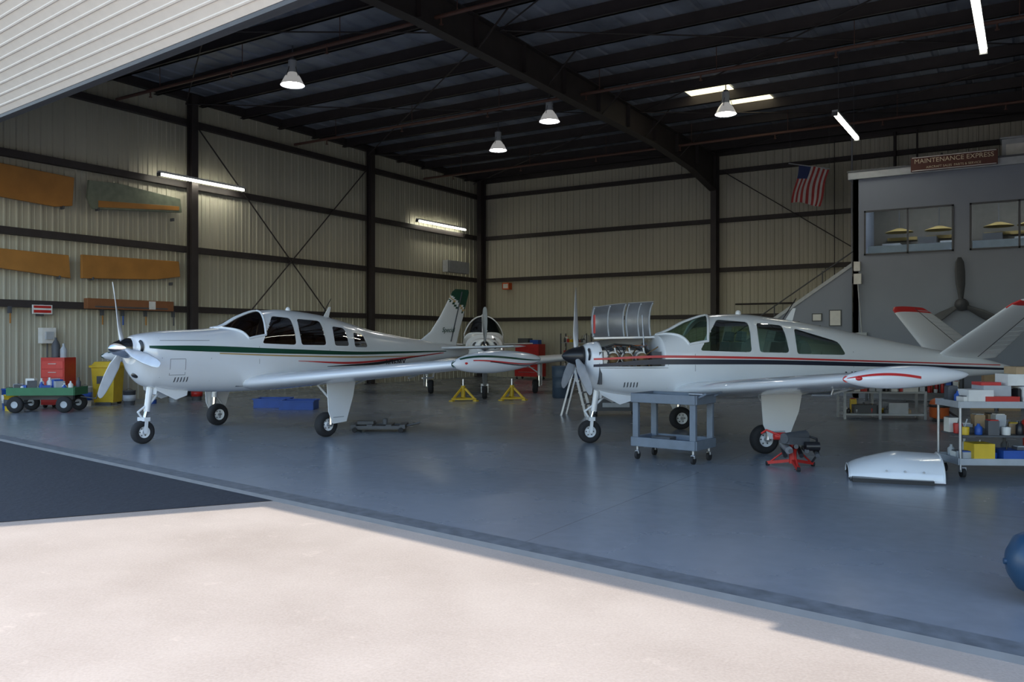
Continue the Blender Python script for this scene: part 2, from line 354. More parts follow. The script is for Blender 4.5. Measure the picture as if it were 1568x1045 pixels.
# ---------------------------------------------------------------- aircraft
def pch(xs,ys,x):
    n=len(xs); x=min(max(x,xs[0]),xs[-1]); i=0
    while i<n-2 and x>xs[i+1]: i+=1
    def sl(k):
        if k==0: return (ys[1]-ys[0])/(xs[1]-xs[0])
        if k==n-1: return (ys[-1]-ys[-2])/(xs[-1]-xs[-2])
        a=(ys[k]-ys[k-1])/(xs[k]-xs[k-1]); c=(ys[k+1]-ys[k])/(xs[k+1]-xs[k])
        return 0 if a*c<=0 else 2*a*c/(a+c)
    h=xs[i+1]-xs[i]; t=(x-xs[i])/h; y0,y1=ys[i],ys[i+1]; m0,m1=sl(i)*h,sl(i+1)*h
    return (2*t**3-3*t*t+1)*y0+(t**3-2*t*t+t)*m0+(-2*t**3+3*t*t)*y1+(t**3-t*t)*m1
class Fus:
    def __init__(s,st):
        s.xs=[a[0] for a in st]; s.c=[[a[k] for a in st] for k in range(1,7)]; s.cache={}
    def p(s,x): 
        k=round(x,6)
        if k in s.cache: return s.cache[k]
        zc,w,zt,zb,nt,nb=[pch(s.xs,c,x) for c in s.c]; r=(zc,w,zt-zc,zc-zb,nt,nb); s.cache[k]=r; return r
    def pt(s,x,th,k=1.0):
        zc,w,ht,hb,nt,nb=s.p(x); c,si=math.cos(th),math.sin(th)
        n,h=(nt,ht) if si>=0 else (nb,hb)
        return (x,k*w*math.copysign(abs(c)**(2/n),c),zc+k*h*math.copysign(abs(si)**(2/n),si))
    def ring(s,x,n=48,zmax=None):
        r=[s.pt(x,2*PI*i/n) for i in range(n)]
        if zmax is not None: r=[(a,b_,min(c,zmax)) for a,b_,c in r]
        return r
    def y(s,x,z):
        zc,w,ht,hb,nt,nb=s.p(x); d=z-zc; n,h=(nt,ht) if d>=0 else (nb,hb)
        q=min(abs(d)/h,.999); return w*(1-q**n)**(1/n)
    def off(s,x,z,side,e):
        y=s.y(x,z); dx=(s.y(x+.01,z)-s.y(x-.01,z))/.02; dz=(s.y(x,z+.01)-s.y(x,z-.01))/.02
        nn=Vector((-dx,1,-dz)).normalized(); P=Vector((x,y,z))+nn*e
        return (P.x,P.y*side,P.z)
def roundpoly(P,r=.07,k=5):
    out=[];n=len(P)
    for i in range(n):
        a=Vector((P[i-1][0],P[i-1][1])); c=Vector(P[i]); d=Vector(P[(i+1)%n])
        u=(a-c); v=(d-c); ra=min(r,u.length*.45); rb=min(r,v.length*.45); p0=c+u.normalized()*ra; p1=c+v.normalized()*rb
        for j in range(k+1):
            t=j/k; out.append((1-t)**2*p0+2*t*(1-t)*c+t*t*p1)
    return out
def grow(P,e):
    cx=(min(p[0] for p in P)+max(p[0] for p in P))/2; cz=(min(p[1] for p in P)+max(p[1] for p in P))/2
    hw=(max(p[0] for p in P)-min(p[0] for p in P))/2; hh=(max(p[1] for p in P)-min(p[1] for p in P))/2
    return [Vector((cx+(p[0]-cx)*(1+e/hw),cz+(p[1]-cz)*(1+e/hh))) for p in P]
def inside(P,x,z):
    r=False; n=len(P)
    for i in range(n):
        a,c=P[i-1],P[i]
        if (a[1]>z)!=(c[1]>z) and x<(c[0]-a[0])*(z-a[1])/(c[1]-a[1])+a[0]: r=not r
    return r
def sidepatch(b,F,P,side,m,e=.006,nx=22,nz=7,r=.07):
    P=roundpoly(P,r); x0=min(p.x for p in P);x1=max(p.x for p in P); rings=[]
    for i in range(nx+1):
        t=i/nx; t=.5-.5*math.cos(PI*t); x=x0+(x1-x0)*(.0005+.999*t); zs=[]
        for k in range(len(P)):
            a,c=P[k-1],P[k]
            if (a.x-x)*(c.x-x)<=0 and abs(a.x-c.x)>1e-9: zs.append(a.y+(c.y-a.y)*(x-a.x)/(c.x-a.x))
        if len(zs)<2: continue
        lo,hi=min(zs),max(zs); rings.append([F.off(x,lo+(hi-lo)*j/nz,side,e) for j in range(nz+1)])
    b.loft(rings,m,caps=False,closed=False)
def band(b,F,pl,side,m,e=.005,n=70):
    xs=[p[0] for p in pl]; lo=[p[1] for p in pl]; hi=[p[2] for p in pl]; rings=[]
    for i in range(n+1):
        x=xs[0]+(xs[-1]-xs[0])*i/n; l=pch(xs,lo,x);h=pch(xs,hi,x); rings.append([F.off(x,l+(h-l)*j/2,side,e) for j in range(3)])
    b.loft(rings,m,caps=False,closed=False)
def airfoil(n=14,t=.14,cam=.02):
    xs=[.5-.5*math.cos(PI*i/n) for i in range(n+1)]
    f=lambda x:5*t*(.2969*math.sqrt(x)-.126*x-.3516*x*x+.2843*x**3-.1015*x**4); c=lambda x:4*cam*x*(1-x)
    up=[(x,c(x)+f(x)) for x in xs]; lo=[(x,c(x)-f(x)) for x in xs]
    return up[::-1]+lo[1:-1]
def wheel(b,c,r,w,ax=(0,1,0)):
    c=Vector(c); ax=Vector(ax).normalized()
    pr=[(.50*r,-.42*w),(.72*r,-.5*w),(.9*r,-.46*w),(.985*r,-.28*w),(r,0),(.985*r,.28*w),(.9*r,.46*w),(.72*r,.5*w),(.50*r,.42*w)]
    b.lathe(pr,c,ax,RUBBER,28,cap=False)
    b.lathe([(0.001,-.2*w),(.2*r,-.34*w),(.22*r,-.2*w),(.42*r,-.18*w),(.52*r,-.42*w)],c,ax,WHITE,20,cap=False)
    b.lathe([(0.001,.2*w),(.2*r,.34*w),(.22*r,.2*w),(.42*r,.18*w),(.52*r,.42*w)],c,ax,WHITE,20,cap=False)
    b.cyl(c-ax*w*.5,c+ax*w*.5,.12*r,ALU)
    for k in range(6):
        a=PI*k/3; t=ax.cross(Vector((0,0,1))); 
        d=t*math.cos(a)+Vector((0,0,1))*math.sin(a)
        for sg in(-1,1): b.cyl(c+d*.32*r+ax*sg*w*.17,c+d*.32*r+ax*sg*w*.22,.06*r,GREYD,n=6)
def blade(b,o,ang,R,m,tip=None):
    d=Vector((0,-math.cos(ang),math.sin(ang))); t=Vector((0,math.sin(ang),math.cos(ang))); ax=Vector((1,0,0)); o=Vector(o)
    rings=[]
    for r,ch,th,tw in ((.10,.07,.07,70),(.2,.10,.055,60),(.35,.16,.035,45),(.6,.175,.022,32),(.85,.15,.014,24),(.96,.11,.01,22),(1.0,.05,.006,20)):
        tw=math.radians(tw); c=t*math.cos(tw)+ax*math.sin(tw); nn=d.cross(c)
        rings.append([o+d*r*R+c*(ch/2*math.cos(a))+nn*(th/2*math.sin(a)) for a in [2*PI*i/14 for i in range(14)]])
    b.loft([[tuple(p) for p in r] for r in rings],m)
def aircraft(name,loc,rz,F,o):
    E=empty(name,loc,rz); hz=o['hub']
    b=MB(); X=F.xs; x=X[0]; xs=[]; NR=128
    xw0=o['ws'][0]-.05; xw1=max(p[0] for P in o['win'] for p in P)+.1
    while x<X[-1]: xs.append(x); x+=(.03 if (x<.6 or xw0<x<xw1) else .08)
    xs.append(X[-1])
    xb,xs_,xt,xts=o['ws']; polys=[roundpoly(grow(P,.02),.07) for P in o['win']]
    def wx(ca): return xb+(xs_-xb)*ca**1.2, xt+(xts-xt)*ca**1.2
    def cut(c):
        if not (xw0<c.x<xw1): return None
        zc,w_,ht,hb,nt,nb=F.p(c.x)
        if c.z<=zc: return None
        ca=min(1,(abs(c.y)/w_))**(nt/2)
        if math.cos(math.radians(86))<ca<math.cos(math.radians(26)):
            a,d=wx(ca)
            if a+.012<c.x<d-.012: return 'SKIP'
        for P in polys:
            if inside(P,c.x,c.z): return 'SKIP'
        return None
    if o.get('open'):
        a,c,zm=o['open']; rings=[F.ring(x,NR) for x in xs if x<a]+[F.ring(a,NR),F.ring(a+.001,NR,zm)]+[F.ring(x,NR,zm) for x in xs if a+.01<x<c-.01]+[F.ring(c-.001,NR,zm),F.ring(c,NR)]+[F.ring(x,NR) for x in xs if x>c]
    else: rings=[F.ring(x,NR) for x in xs]
    b.loft(rings,WHITE,mf=cut)
    for sy in (-1,1): 
        b.lathe([(.115,0),(.10,-.015),(.085,-.02),(.001,-.01)],(X[0]+.035,sy*.24,hz+.02),(1,0,0),BLACKP,16,cap=False)
    b.sph((X[0]+.12,0,F.p(X[0]+.12)[0]-F.p(X[0]+.12)[3]+.09),.09,BLACKP,sc=(.9,1.5,.7))
    for side in (-1,1):
        for xx in o['seams']:
            zc,w,ht,hb,_,_=F.p(xx); band(b,F,[(xx,zc-hb*.7,zc+ht*.75),(xx+.006,zc-hb*.7,zc+ht*.75)],side,GREYD,.002,1)
        for xx,za,zb_ in o.get('vlines',[]): band(b,F,[(xx,za,zb_),(xx+.006,za,zb_)],side,GREYD,.003,1)
        for xa,xb_,zz in o.get('hlines',[]): band(b,F,[(xa,zz,zz+.006),(xb_,zz,zz+.006)],side,GREYD,.003,20)
        for k in range(5): band(b,F,[(o['louv'][0]+k*.05,o['louv'][1]-.05,o['louv'][1]+.03),(o['louv'][0]+k*.05+.018,o['louv'][1]-.04,o['louv'][1]+.04)],side,GREYD,.004,1)
        for pl,m,e in o['bands']: band(b,F,pl,side,m,e)
    b.done('fuselage',parent=E,fix=False)
    b=MB(); G=o['glass']
    for side in (0,1):
        rings=[]
        for i in range(17):
            th=math.radians(24+(88-24)*i/16); th=th if side else PI-th; ca=abs(math.cos(th)); a,c=wx(ca)
            row=[]
            for j in range(9):
                xx=a+(c-a)*j/8; p=F.pt(xx,th,1.004); row.append((p[0],p[1],p[2]))
            rings.append(row)
        b.loft(rings,G,caps=False,closed=False)
        edge=[r[0] for r in rings]+rings[-1][1:]+[r[-1] for r in rings[::-1]][1:]+rings[0][::-1][1:]
        b.tube(edge,.022,WHITE,8)
    for P in o['win']:
        for side in (-1,1):
            sidepatch(b,F,P,side,G,.006)
            Q0=roundpoly(P,.06); Q1=roundpoly(grow(P,.05),.09)
            r0=[F.off(q.x,q.y,side,.009) for q in Q0]; r1=[F.off(q.x,q.y,side,.012) for q in Q1]
            b.loft([r0,r1],WHITE,caps=False,closed=True)
    b.done('windows',parent=E,fix=False)
    b=MB(); SM=o.get('seat',SEATG); xi=xb+.35; zf=F.p(3)[0]-.55
    b.b2((xi-.2,-.45,zf-.02),(xw1-.2,.45,zf),GREYD)
    b.b2((xi+.02,-.48,zf+.25),(xi+.12,.48,F.p(xi+.1)[0]+.28),BLACKP); b.b2((xi-.25,-.42,F.p(xi)[0]+.22),(xi+.1,.42,F.p(xi)[0]+.25),BLACKP)
    for sx in o.get('seats',(xi+.75,xi+1.75)):
        for sy in(-.24,.24):
            b.box((sx,sy,zf+.22),(.46,.40,.18),SM); b.box((sx+.27,sy,zf+.55),(.12,.40,.60),SM,rot=(0,.18,0),taper=.9); b.box((sx+.345,sy,zf+.95),(.09,.24,.16),SM,rot=(0,.18,0),taper=.85)
    for sy in(-.22,.22): b.tube([(xi+.12,sy,zf+.62),(xi+.3,sy,zf+.62)],.015,GREYD,6); b.tube([(xi+.3,sy-.14,zf+.7),(xi+.3,sy-.12,zf+.58),(xi+.3,sy+.12,zf+.58),(xi+.3,sy+.14,zf+.7)],.015,BLACKP,6)
    b.done('cabin_interior',parent=E)
    b=MB(); af=airfoil()
    wr=o['wing']
    for side in (-1,1):
        rings=[]
        for (y,xl,ch,z) in wr: rings.append([(xl+px*ch,side*y,z+pz*ch-px*.035*ch) for px,pz in af])
        b.loft(rings,WHITE)
        y,xl,ch,z=wr[-1]; t0,t1=o['tank']; L=t1-t0; rings=[]; tr=o.get('tr',.17)
        rr_=lambda s: tr*1.18*max(4*s*(1-s),0)**.62*(1-.25*s)
        for i in range(31):
            s=i/30; r=rr_(s); xx=t0+L*s; rings.append([(xx,side*(y+.05)+r*1.1*math.cos(a),z+.04*s+r*math.sin(a)) for a in [2*PI*k/26 for k in range(26)]])
        b.loft(rings,WHITE)
        for (m,f0,f1,sa,sb) in o['tband']:
            for sd in (-1,1):
                rg=[]
                for i in range(41):
                    s=sa+(sb-sa)*i/40; u=i/40; r=rr_(s)+.004; row=[]
                    for f in (f0(u),f1(u)):
                        f=max(-.98,min(.98,f)); row.append((t0+L*s,side*(y+.05)+sd*r*1.1*math.sqrt(1-f*f),z+.04*s+r*f))
                    rg.append(row)
                b.loft(rg,m,caps=False,closed=False)
        b.sph((t0+L*.10,side*(y+.05+rr_(.1)*.8),z+.01),.035,REDP if side<0 else GREENP,10,6,(1.4,1,.8))
        for sgn in (1,-1):
            (y0,x0,c0,z0),(y1,x1,c1,z1)=wr[1],wr[-1]
            px=.76; 
            def sp(y,px): 
                t=(y-y0)/(y1-y0); xl=x0+(x1-x0)*t; ch=c0+(c1-c0)*t; z=z0+(z1-z0)*t
                tt=5*.14*(.2969*math.sqrt(px)-.126*px-.3516*px*px+.2843*px**3-.1015*px**4); return (xl+px*ch,side*y,z+(4*.02*px*(1-px)+sgn*tt-px*.035)*ch+sgn*.003)
            ys=[y0+(y1-.05-y0)*k/8 for k in range(9)]
            vs=[sp(y,px) for y in ys]+[sp(y,px+.008) for y in ys]
            b.add(vs,[(k,k+1,10+k,9+k) for k in range(8)],GREYD)
            for yy in (y0+.05,(y0+y1)*.52,y1-.06):
                vs=[sp(yy,px+(1-px)*k/4*.97) for k in range(5)]+[sp(yy+.012,px+(1-px)*k/4*.97) for k in range(5)]
                b.add(vs,[(k,k+1,6+k,5+k) for k in range(4)],GREYD)
        (y0,x0,c0,z0),(y1,x1,c1,z1)=wr[1],wr[-1]
        for t in (.25,.55): 
            yy=y0+(y1-y0)*t; xl=x0+(x1-x0)*t; ch=c0+(c1-c0)*t; zz=z0+(z1-z0)*t
            b.cyl((xl+.9*ch,side*yy,zz-.05),(xl+.72*ch,side*yy,zz-.075*ch),.018,GREYL,n=6)
        b.tube([(x1+.35,side*(y1-.9),z1-.10),(x1+.3,side*(y1-.9),z1-.24),(x1+.05,side*(y1-.9),z1-.24)],.012,ALU,6)
    b.done('wings',parent=E,fix=False)
    b=MB(); aft=airfoil(12,.09,0)
    if o['tail']=='v':
        rx,rc,tx,tc_,rz_,tz,ty=o['vt']
        for side in (-1,1):
            rings=[]
            for k in range(17):
                s=k/16; xl=rx+(tx-rx)*s; ch=rc+(tc_-rc)*s; C=Vector((xl,side*(.05+(ty-.05)*s),rz_+(tz-rz_)*s)); nn=Vector((0,side*(tz-rz_),-(ty-.05))).normalized()
                if k==16: ch*=.86; C.x+=.07
                rings.append([tuple(C+Vector((px*ch,0,0))+nn*pz*ch) for px,pz in aft])
            b.loft(rings,WHITE,mf=lambda c:(REDP if c.z>tz-.10 else None))
            for sg in (1,-1):
                for s0 in [i/12 for i in range(1,12)]:
                    xl=rx+(tx-rx)*s0; ch=rc+(tc_-rc)*s0; C=Vector((xl,side*(.05+(ty-.05)*s0),rz_+(tz-rz_)*s0)); nn=Vector((0,side*(tz-rz_),-(ty-.05))).normalized()
                    b.beam(C+Vector((ch*.66,0,0))+nn*(.028*ch*sg),C+Vector((ch*.98,0,0))+nn*(.004*ch*sg),.016,.010,GREYL)
                a=[Vector((rx+(tx-rx)*s0+.64*(rc+(tc_-rc)*s0),side*(.05+(ty-.05)*s0),rz_+(tz-rz_)*s0))+Vector((0,side*(tz-rz_),-(ty-.05))).normalized()*(.031*(rc+(tc_-rc)*s0)*sg) for s0 in (.05,.95)]
                b.beam(a[0],a[1],.016,.010,GREYD)
    else:
        zb=o['fin'][0]; zt=o['fin'][1]; dxf=o.get('finx',0); rings=[]
        for s,xl,xr in ((0,6.35,7.95),(.12,6.75,8.0),(.25,7.05,8.06),(.5,7.36,8.2),(.8,7.66,8.34),(.95,7.80,8.42),(1.0,7.92,8.40)):
            xl+=dxf; xr+=dxf
            ch=xr-xl; rings.append([(xl+px*ch,pz*ch*(.8),zb+(zt-zb)*s) for px,pz in aft])
        def fm(c):
            s=(c.z-zb)/(zt-zb); q=s+(c.x-dxf-7.9)*.45
            if q>.82: return GREENP
            if .75<q<.79: return GOLD
            if .69<q<.72: return GREENP
            return None
        rr=[]
        for (r0,r1) in zip(rings[:-1],rings[1:]):
            for k in range(8): rr.append([tuple(Vector(a).lerp(Vector(c),k/8)) for a,c in zip(r0,r1)])
        rr.append(rings[-1]); b.loft(rr,WHITE,mf=fm if o.get('finpaint') else None)
        b.beam((7.72+dxf,0,zb+.1),(8.12+dxf,0,zt-.06),.10,.01,GREYD)
        zs=zb-.05
        for side in (-1,1):
            rings=[]
            for s in (0,.5,.93,1):
                xl=7.2+dxf+.42*s; ch=.95-.30*s-(.15 if s==1 else 0); rings.append([(xl+px*ch,side*(.03+1.9*s),zs+.05*s+pz*ch) for px,pz in aft])
            b.loft(rings,WHITE)
    b.lathe([(.04,0),(.035,.05),(.001,.08)],(X[-1]-.02,0,(F.p(X[-1])[0])),(1,0,0),GREYL,12)
    for ax in o['ant']:
        zt=F.p(ax)[0]+F.p(ax)[2]; b.poly([(ax,-.008,zt-.02),(ax+.14,-.008,zt-.02),(ax+.2,-.008,zt+.2),(ax+.15,-.008,zt+.2)],(0,.016,0),WHITE)
    ax=o['ant'][0]-.85; zt=F.p(ax)[0]+F.p(ax)[2]; b.sph((ax,0,zt+.01),.05,WHITE,sc=(1,1,1.2)); 
    ax=o['ant'][-1]-.05; zt=F.p(ax)[0]+F.p(ax)[2]; b.cyl((ax,0,zt-.02),(ax+.26,0,zt+.36),.008,BLACKP,n=6)
    b.done('tail',parent=E,fix=False)
    b=MB()
    for k in range(o.get('nb',3)): blade(b,(.22,0,hz),math.radians(o['pa']+360/o.get('nb',3)*k),1.12,o['bl'])
    b.lathe([(.002,0),(.05,.03),(.10,.10),(.14,.2),(.165,.30),(.17,.36),(.15,.38)],(-.02,0,hz),(1,0,0),o.get('spin',CHROME),28)
    b.done('propeller',parent=E,fix=False)
    b=MB(); nx=o['nw']; mx=o['mw']; ty=o['track']
    rw=.19
    wheel(b,(nx,0,rw),rw,.14)
    zc,w,ht,hb,_,_=F.p(nx+.15); zb=zc-hb+.06
    b.cyl((nx+.14,0,zb+.1),(nx+.07,0,.52),.05,WHITE); b.cyl((nx+.07,0,.54),(nx+.02,0,.36),.03,CHROME)
    b.box((nx+.02,0,.40),(.10,.22,.06),WHITE)
    for sy in(-.095,.095): b.beam((nx+.02,sy,.42),(nx,sy,rw-.02),.02,.05,WHITE)
    b.tube([(nx+.06,0,.62),(nx-.08,0,.52),(nx-.0,0,.40)],.018,WHITE); b.cyl((nx+.1,0,.62),(nx+.42,0,zb+.02),.02,WHITE)
    for sy in (-.17,.17): b.poly([(nx+.1,sy,zb+.02),(nx+.72,sy,zb+.0),(nx+.66,sy*1.25,zb-.2),(nx+.45,sy*1.3,zb-.26),(nx+.14,sy*1.2,zb-.1)],(0,.012,0),WHITE)
    b.poly([(nx+.16,-.16,zb+.0),(nx+.16,.16,zb+.0),(nx+.16,.13,zb-.16),(nx+.16,-.13,zb-.16)],(.012,0,0),WHITE)
    for side in (-1,1):
        y=side*ty; zw=wr[1][3]+.12
        wheel(b,(mx,y,.215),.215,.17)
        yi=y+side*.13
        b.cyl((mx+.05,yi,zw),(mx+.02,yi,.55),.055,WHITE); b.cyl((mx+.02,yi,.56),(mx+.0,yi,.22),.038,CHROME)
        b.cyl((mx,yi+side*.02,.215),(mx,y,.215),.03,ALU); b.tube([(mx+.04,yi,.58),(mx+.18,yi,.42),(mx+.03,yi,.28)],.018,WHITE)
        b.cyl((mx+.02,yi,.62),(mx+.04,yi-side*.55,zw-.05),.02,WHITE)
        yo=yi+side*.07
        b.poly([(mx-.16,yo,zw-.06),(mx+.50,yo,zw-.04),(mx+.44,yo,zw-.35),(mx+.28,yo,.26),(mx-.02,yo,.24),(mx-.12,yo,.45)],(0,side*.015,0),WHITE)
        b.cyl((mx-.02,yo+side*.01,.35),(mx+.22,yo+side*.01,.35),.01,GREYL,n=6)
    b.done('landing_gear',parent=E,fix=False)
    return E
def text(body,size,loc,rot,m,parent=None,name='lettering',ext=.002,align='CENTER',shear=0):
    c=bpy.data.curves.new(name,'FONT'); c.body=body; c.size=size; c.extrude=ext; c.align_x=align; c.align_y='CENTER'; c.materials.append(m); c.shear=shear
    o=bpy.data.objects.new(name,c); scene.collection.objects.link(o); o.location=loc; o.rotation_euler=rot
    if parent: o.parent=parent
    return o
# -- left aircraft
FL=Fus([(.34,1.54,.24,1.74,1.30,2.2,2.2),(.40,1.50,.36,1.77,1.12,2.3,2.3),(.6,1.46,.46,1.81,.93,2.4,2.5),(1.0,1.45,.52,1.85,.85,2.5,2.8),
 (1.6,1.45,.56,1.88,.80,2.5,3),(1.95,1.45,.59,1.92,.78,2.4,3),(2.3,1.45,.61,2.09,.77,2.3,3),(2.7,1.45,.62,2.22,.77,2.3,3),(3.2,1.45,.62,2.26,.78,2.3,3),
 (4.0,1.45,.61,2.2,.80,2.3,3),(4.7,1.45,.56,2.07,.86,2.3,2.8),(5.4,1.45,.46,1.92,.95,2.2,2.6),(6.4,1.45,.34,1.77,1.08,2.1,2.4),(7.3,1.44,.22,1.67,1.19,2,2.2),(8.3,1.43,.11,1.57,1.28,2,2),(8.75,1.42,.05,1.50,1.33,2,2)])
EL=aircraft('single_engine_airplane',S(-6.35,13.1),math.radians(85.0),FL,dict(hub=1.56,seams=(.62,1.45),louv=(.85,1.05),glass=GLASSD,seat=SEATB,seats=(2.95,3.8,4.4),ws=(1.84,2.22,2.72,2.5),
 win=[[(2.42,1.63),(3.15,1.60),(3.15,2.09),(2.78,2.12)],[(3.27,1.60),(3.86,1.59),(3.84,2.05),(3.29,2.08)],[(4.08,1.58),(4.46,1.57),(4.42,1.92),(4.1,1.95)],[(4.62,1.55),(5.02,1.54),(4.92,1.79),(4.65,1.84)]],
 vlines=[(2.36,1.0,1.58),(3.95,1.0,2.0),(5.12,1.05,1.82),(1.0,1.12,1.38),(.75,1.12,1.38)],hlines=[(.62,1.45,1.68),(.75,1.0,1.38),(.75,1.0,1.12),(3.95,5.12,1.02)],
 bands=[([(.45,1.56,1.60),(.9,1.52,1.60),(3,1.44,1.525),(5,1.395,1.455),(7.8,1.42,1.44)],GREENP,.005),
        ([(1.6,1.455,1.475),(3,1.39,1.415),(5,1.335,1.36),(7.0,1.33,1.345)],GOLD,.005),
        ([(3.2,1.30,1.31),(4.6,1.22,1.26),(6,1.28,1.31),(7.7,1.385,1.40)],REDP,.006),
        ([(3.9,1.18,1.19),(5.2,1.18,1.23),(6.4,1.29,1.32),(7.6,1.38,1.40)],BLACKP,.006)],
 wing=[(.35,2.1,2.15,.93),(.6,2.1,2.1,.94),(5.0,2.75,1.2,1.34)],tank=(2.4,4.65),tr=.165,
 tband=[(GREENP,lambda u:.75-1.0*u,lambda u:.95-1.05*u,.06,.95),(REDP,lambda u:.3-1.0*u,lambda u:.42-1.0*u,.15,.9),(BLACKP,lambda u:.05-.95*u,lambda u:.13-.93*u,.3,.9),(GREENP,lambda u:-.95,lambda u:.95,.0,.035)],
 tail='fin',finpaint=True,fin=(1.55,2.9),finx=.4,ant=(4.3,),pa=107,bl=BLADEW,nw=.55,mw=3.0,track=1.62))
text('N36MX',.22,(5.9,-.44,1.20),(PI/2,0,math.radians(8.5)),BLACKP,EL,'registration')
text('Special',.16,(7.95,-.10,1.92),(PI/2,0,0),GREENP,EL,'tail_script',shear=.3)
# -- right aircraft
FR_=Fus([(.34,1.42,.24,1.60,1.18,2.2,2.2),(.40,1.40,.36,1.64,1.0,2.3,2.3),(.6,1.37,.46,1.68,.84,2.4,2.5),(1.0,1.36,.52,1.73,.78,2.5,2.8),
 (1.55,1.35,.56,1.77,.73,2.5,3),(1.75,1.35,.58,1.83,.72,2.4,3),(2.1,1.35,.60,2.0,.71,2.3,3),(2.5,1.35,.61,2.11,.70,2.3,3),(3.0,1.35,.61,2.13,.70,2.3,3),
 (3.8,1.34,.60,2.05,.72,2.3,3),(4.6,1.33,.54,1.92,.77,2.3,2.8),(5.4,1.31,.44,1.77,.85,2.2,2.6),(6.2,1.28,.33,1.62,.94,2.1,2.4),(7.0,1.25,.22,1.48,1.01,2,2.2),(7.8,1.2,.13,1.34,1.06,2,2),(8.25,1.16,.06,1.23,1.1,2,2)])
RP=S(.83,13.57); RR=math.radians(41.8)
ER=aircraft('vtail_airplane',RP,RR,FR_,dict(hub=1.43,seams=(.5,1.6),louv=(.9,.98),glass=GLASSG,ws=(1.60,2.0,2.46,2.25),open=(.55,1.55,1.27),seats=(2.65,3.6),
 win=[[(2.12,1.52),(3.0,1.49),(3.02,1.98),(2.5,2.02)],[(3.14,1.49),(3.66,1.48),(3.62,1.93),(3.16,1.97)],[(3.80,1.46),(4.72,1.44),(4.6,1.66),(3.82,1.88)]],
 vlines=[(2.04,.95,1.47),(4.87,1.0,1.5)],hlines=[(.5,1.6,1.24),(2.06,3.06,.95)],
 bands=[([(.42,1.37,1.40),(1.5,1.405,1.445),(3,1.385,1.42),(5,1.33,1.355),(8.0,1.235,1.25)],REDP,.005),
        ([(.42,1.26,1.30),(1.5,1.30,1.385),(3,1.295,1.37),(5,1.25,1.315),(8.1,1.155,1.19)],NAVYP,.005)],
 wing=[(.35,1.72,2.1,.86),(.6,1.72,2.05,.87),(4.95,2.05,1.12,1.27)],tank=(1.92,3.45),tr=.12,
 tband=[(REDP,lambda u:.2+.6*u-.95*u*u,lambda u:.42+.6*u-.95*u*u,.02,.55),(REDP,lambda u:-.95,lambda u:.95,.0,.03)],
 tail='v',vt=(6.7,1.25,7.0,.74,1.38,2.33,1.62),ant=(3.9,),pa=90,bl=BLADEW,spin=BLACKP,nw=.45,mw=2.68,track=1.68))
b=MB()
rings=[]
for i in range(13):
    x=.56+(.98)*i/12; rings.append([FR_.pt(x,math.radians(a)) for a in range(2,97,5)])
b.loft(rings,WHITE,caps=False,closed=False)
b.b2((.50,-.42,.98),(.545,.4,1.5),GREYD)
b.done('cowl_far_panel',parent=ER,fix=False)
b=MB(); hy,hz_=0,1.72; ang=math.radians(-119); R=Matrix.Rotation(ang,3,'X')
for x0,x1 in ((.50,1.08),(1.10,1.55)):
    for e,m in ((0,ALU),(.014,WHITE)):
        rings=[]
        for i in range(9):
            x=x0+(x1-x0)*i/8; row=[]
            for a in range(94,179,6):
                p=FR_.pt(max(x,.6),math.radians(a),1+e/.5); v=R@Vector((0,p[1]-hy,p[2]-hz_)); row.append((x,hy+v.y,hz_+v.z-.05))
            rings.append(row)
        b.loft(rings,m,caps=False,closed=False)
    for x in (x0+.02,(x0+x1)/2,x1-.02):
        pts=[]
        for a in range(96,178,8):
            p=FR_.pt(max(x,.6),math.radians(a),.975); v=R@Vector((0,p[1]-hy,p[2]-hz_)); pts.append((x,hy+v.y,hz_+v.z-.05))
        b.tube(pts,.014,GREYL,6)
b.beam((.52,-.02,1.72),(1.56,-.02,1.74),.05,.03,WHITE)
b.box((.50,-.12,1.95),(.02,.06,.30),REDP)
b.cyl((1.3,-.3,1.28),(1.3,-.16,2.1),.01,ALU,n=6)
b.done('cowl_door_open',parent=ER,fix=False)
b=MB()
b.b2((.62,-.16,1.2),(1.42,.16,1.52),ALU); b.b2((.66,-.1,1.52),(1.36,.1,1.58),GREYD)
HOSE=mat('hose_black',(.02,.02,.02),.5); COP=mat('ignition_orange',(.5,.14,.03),.5)
for i in range(3):
    x=.74+i*.24
    for side in (-1,1):
        for k in range(9): b.cyl((x,side*(.17+k*.022),1.40),(x,side*(.178+k*.022),1.40),.105 if k%2==0 else .085,ALU,n=18)
        b.lathe([(.08,0),(.085,.03),(.06,.08),(.001,.085)],(x,side*.37,1.40),(0,side,0),BRONZE,14)
        b.cyl((x+.05,side*.36,1.47),(x+.05,side*.30,1.56),.014,PAPER,n=8)
        b.tube([(x+.05,side*.30,1.56),(x+.1,side*.2,1.6),(1.4,side*.1,1.6)],.008,COP,6)
        b.tube([(x-.05,side*.33,1.33),(x-.05,side*.40,1.24),(x-.02,side*.38,1.16)],.03,BRONZE,8)
b.cyl((1.3,-.2,1.42),(1.3,-.2,1.60),.06,GREYD); b.cyl((1.44,-.3,1.36),(1.44,-.12,1.36),.055,REDP); b.cyl((1.42,-.05,1.5),(1.42,.1,1.62),.05,ALU)
b.tube([(.62,-.2,1.56),(.8,-.25,1.62),(1.1,-.2,1.6),(1.4,-.28,1.5),(1.5,-.3,1.3)],.016,HOSE); b.tube([(.6,-.3,1.3),(.9,-.42,1.29),(1.2,-.43,1.30),(1.5,-.35,1.42)],.012,COP)
b.b2((1.38,-.42,1.26),(1.53,-.25,1.5),GREYD); b.b2((.58,-.38,1.26),(.64,-.15,1.5),ALU)
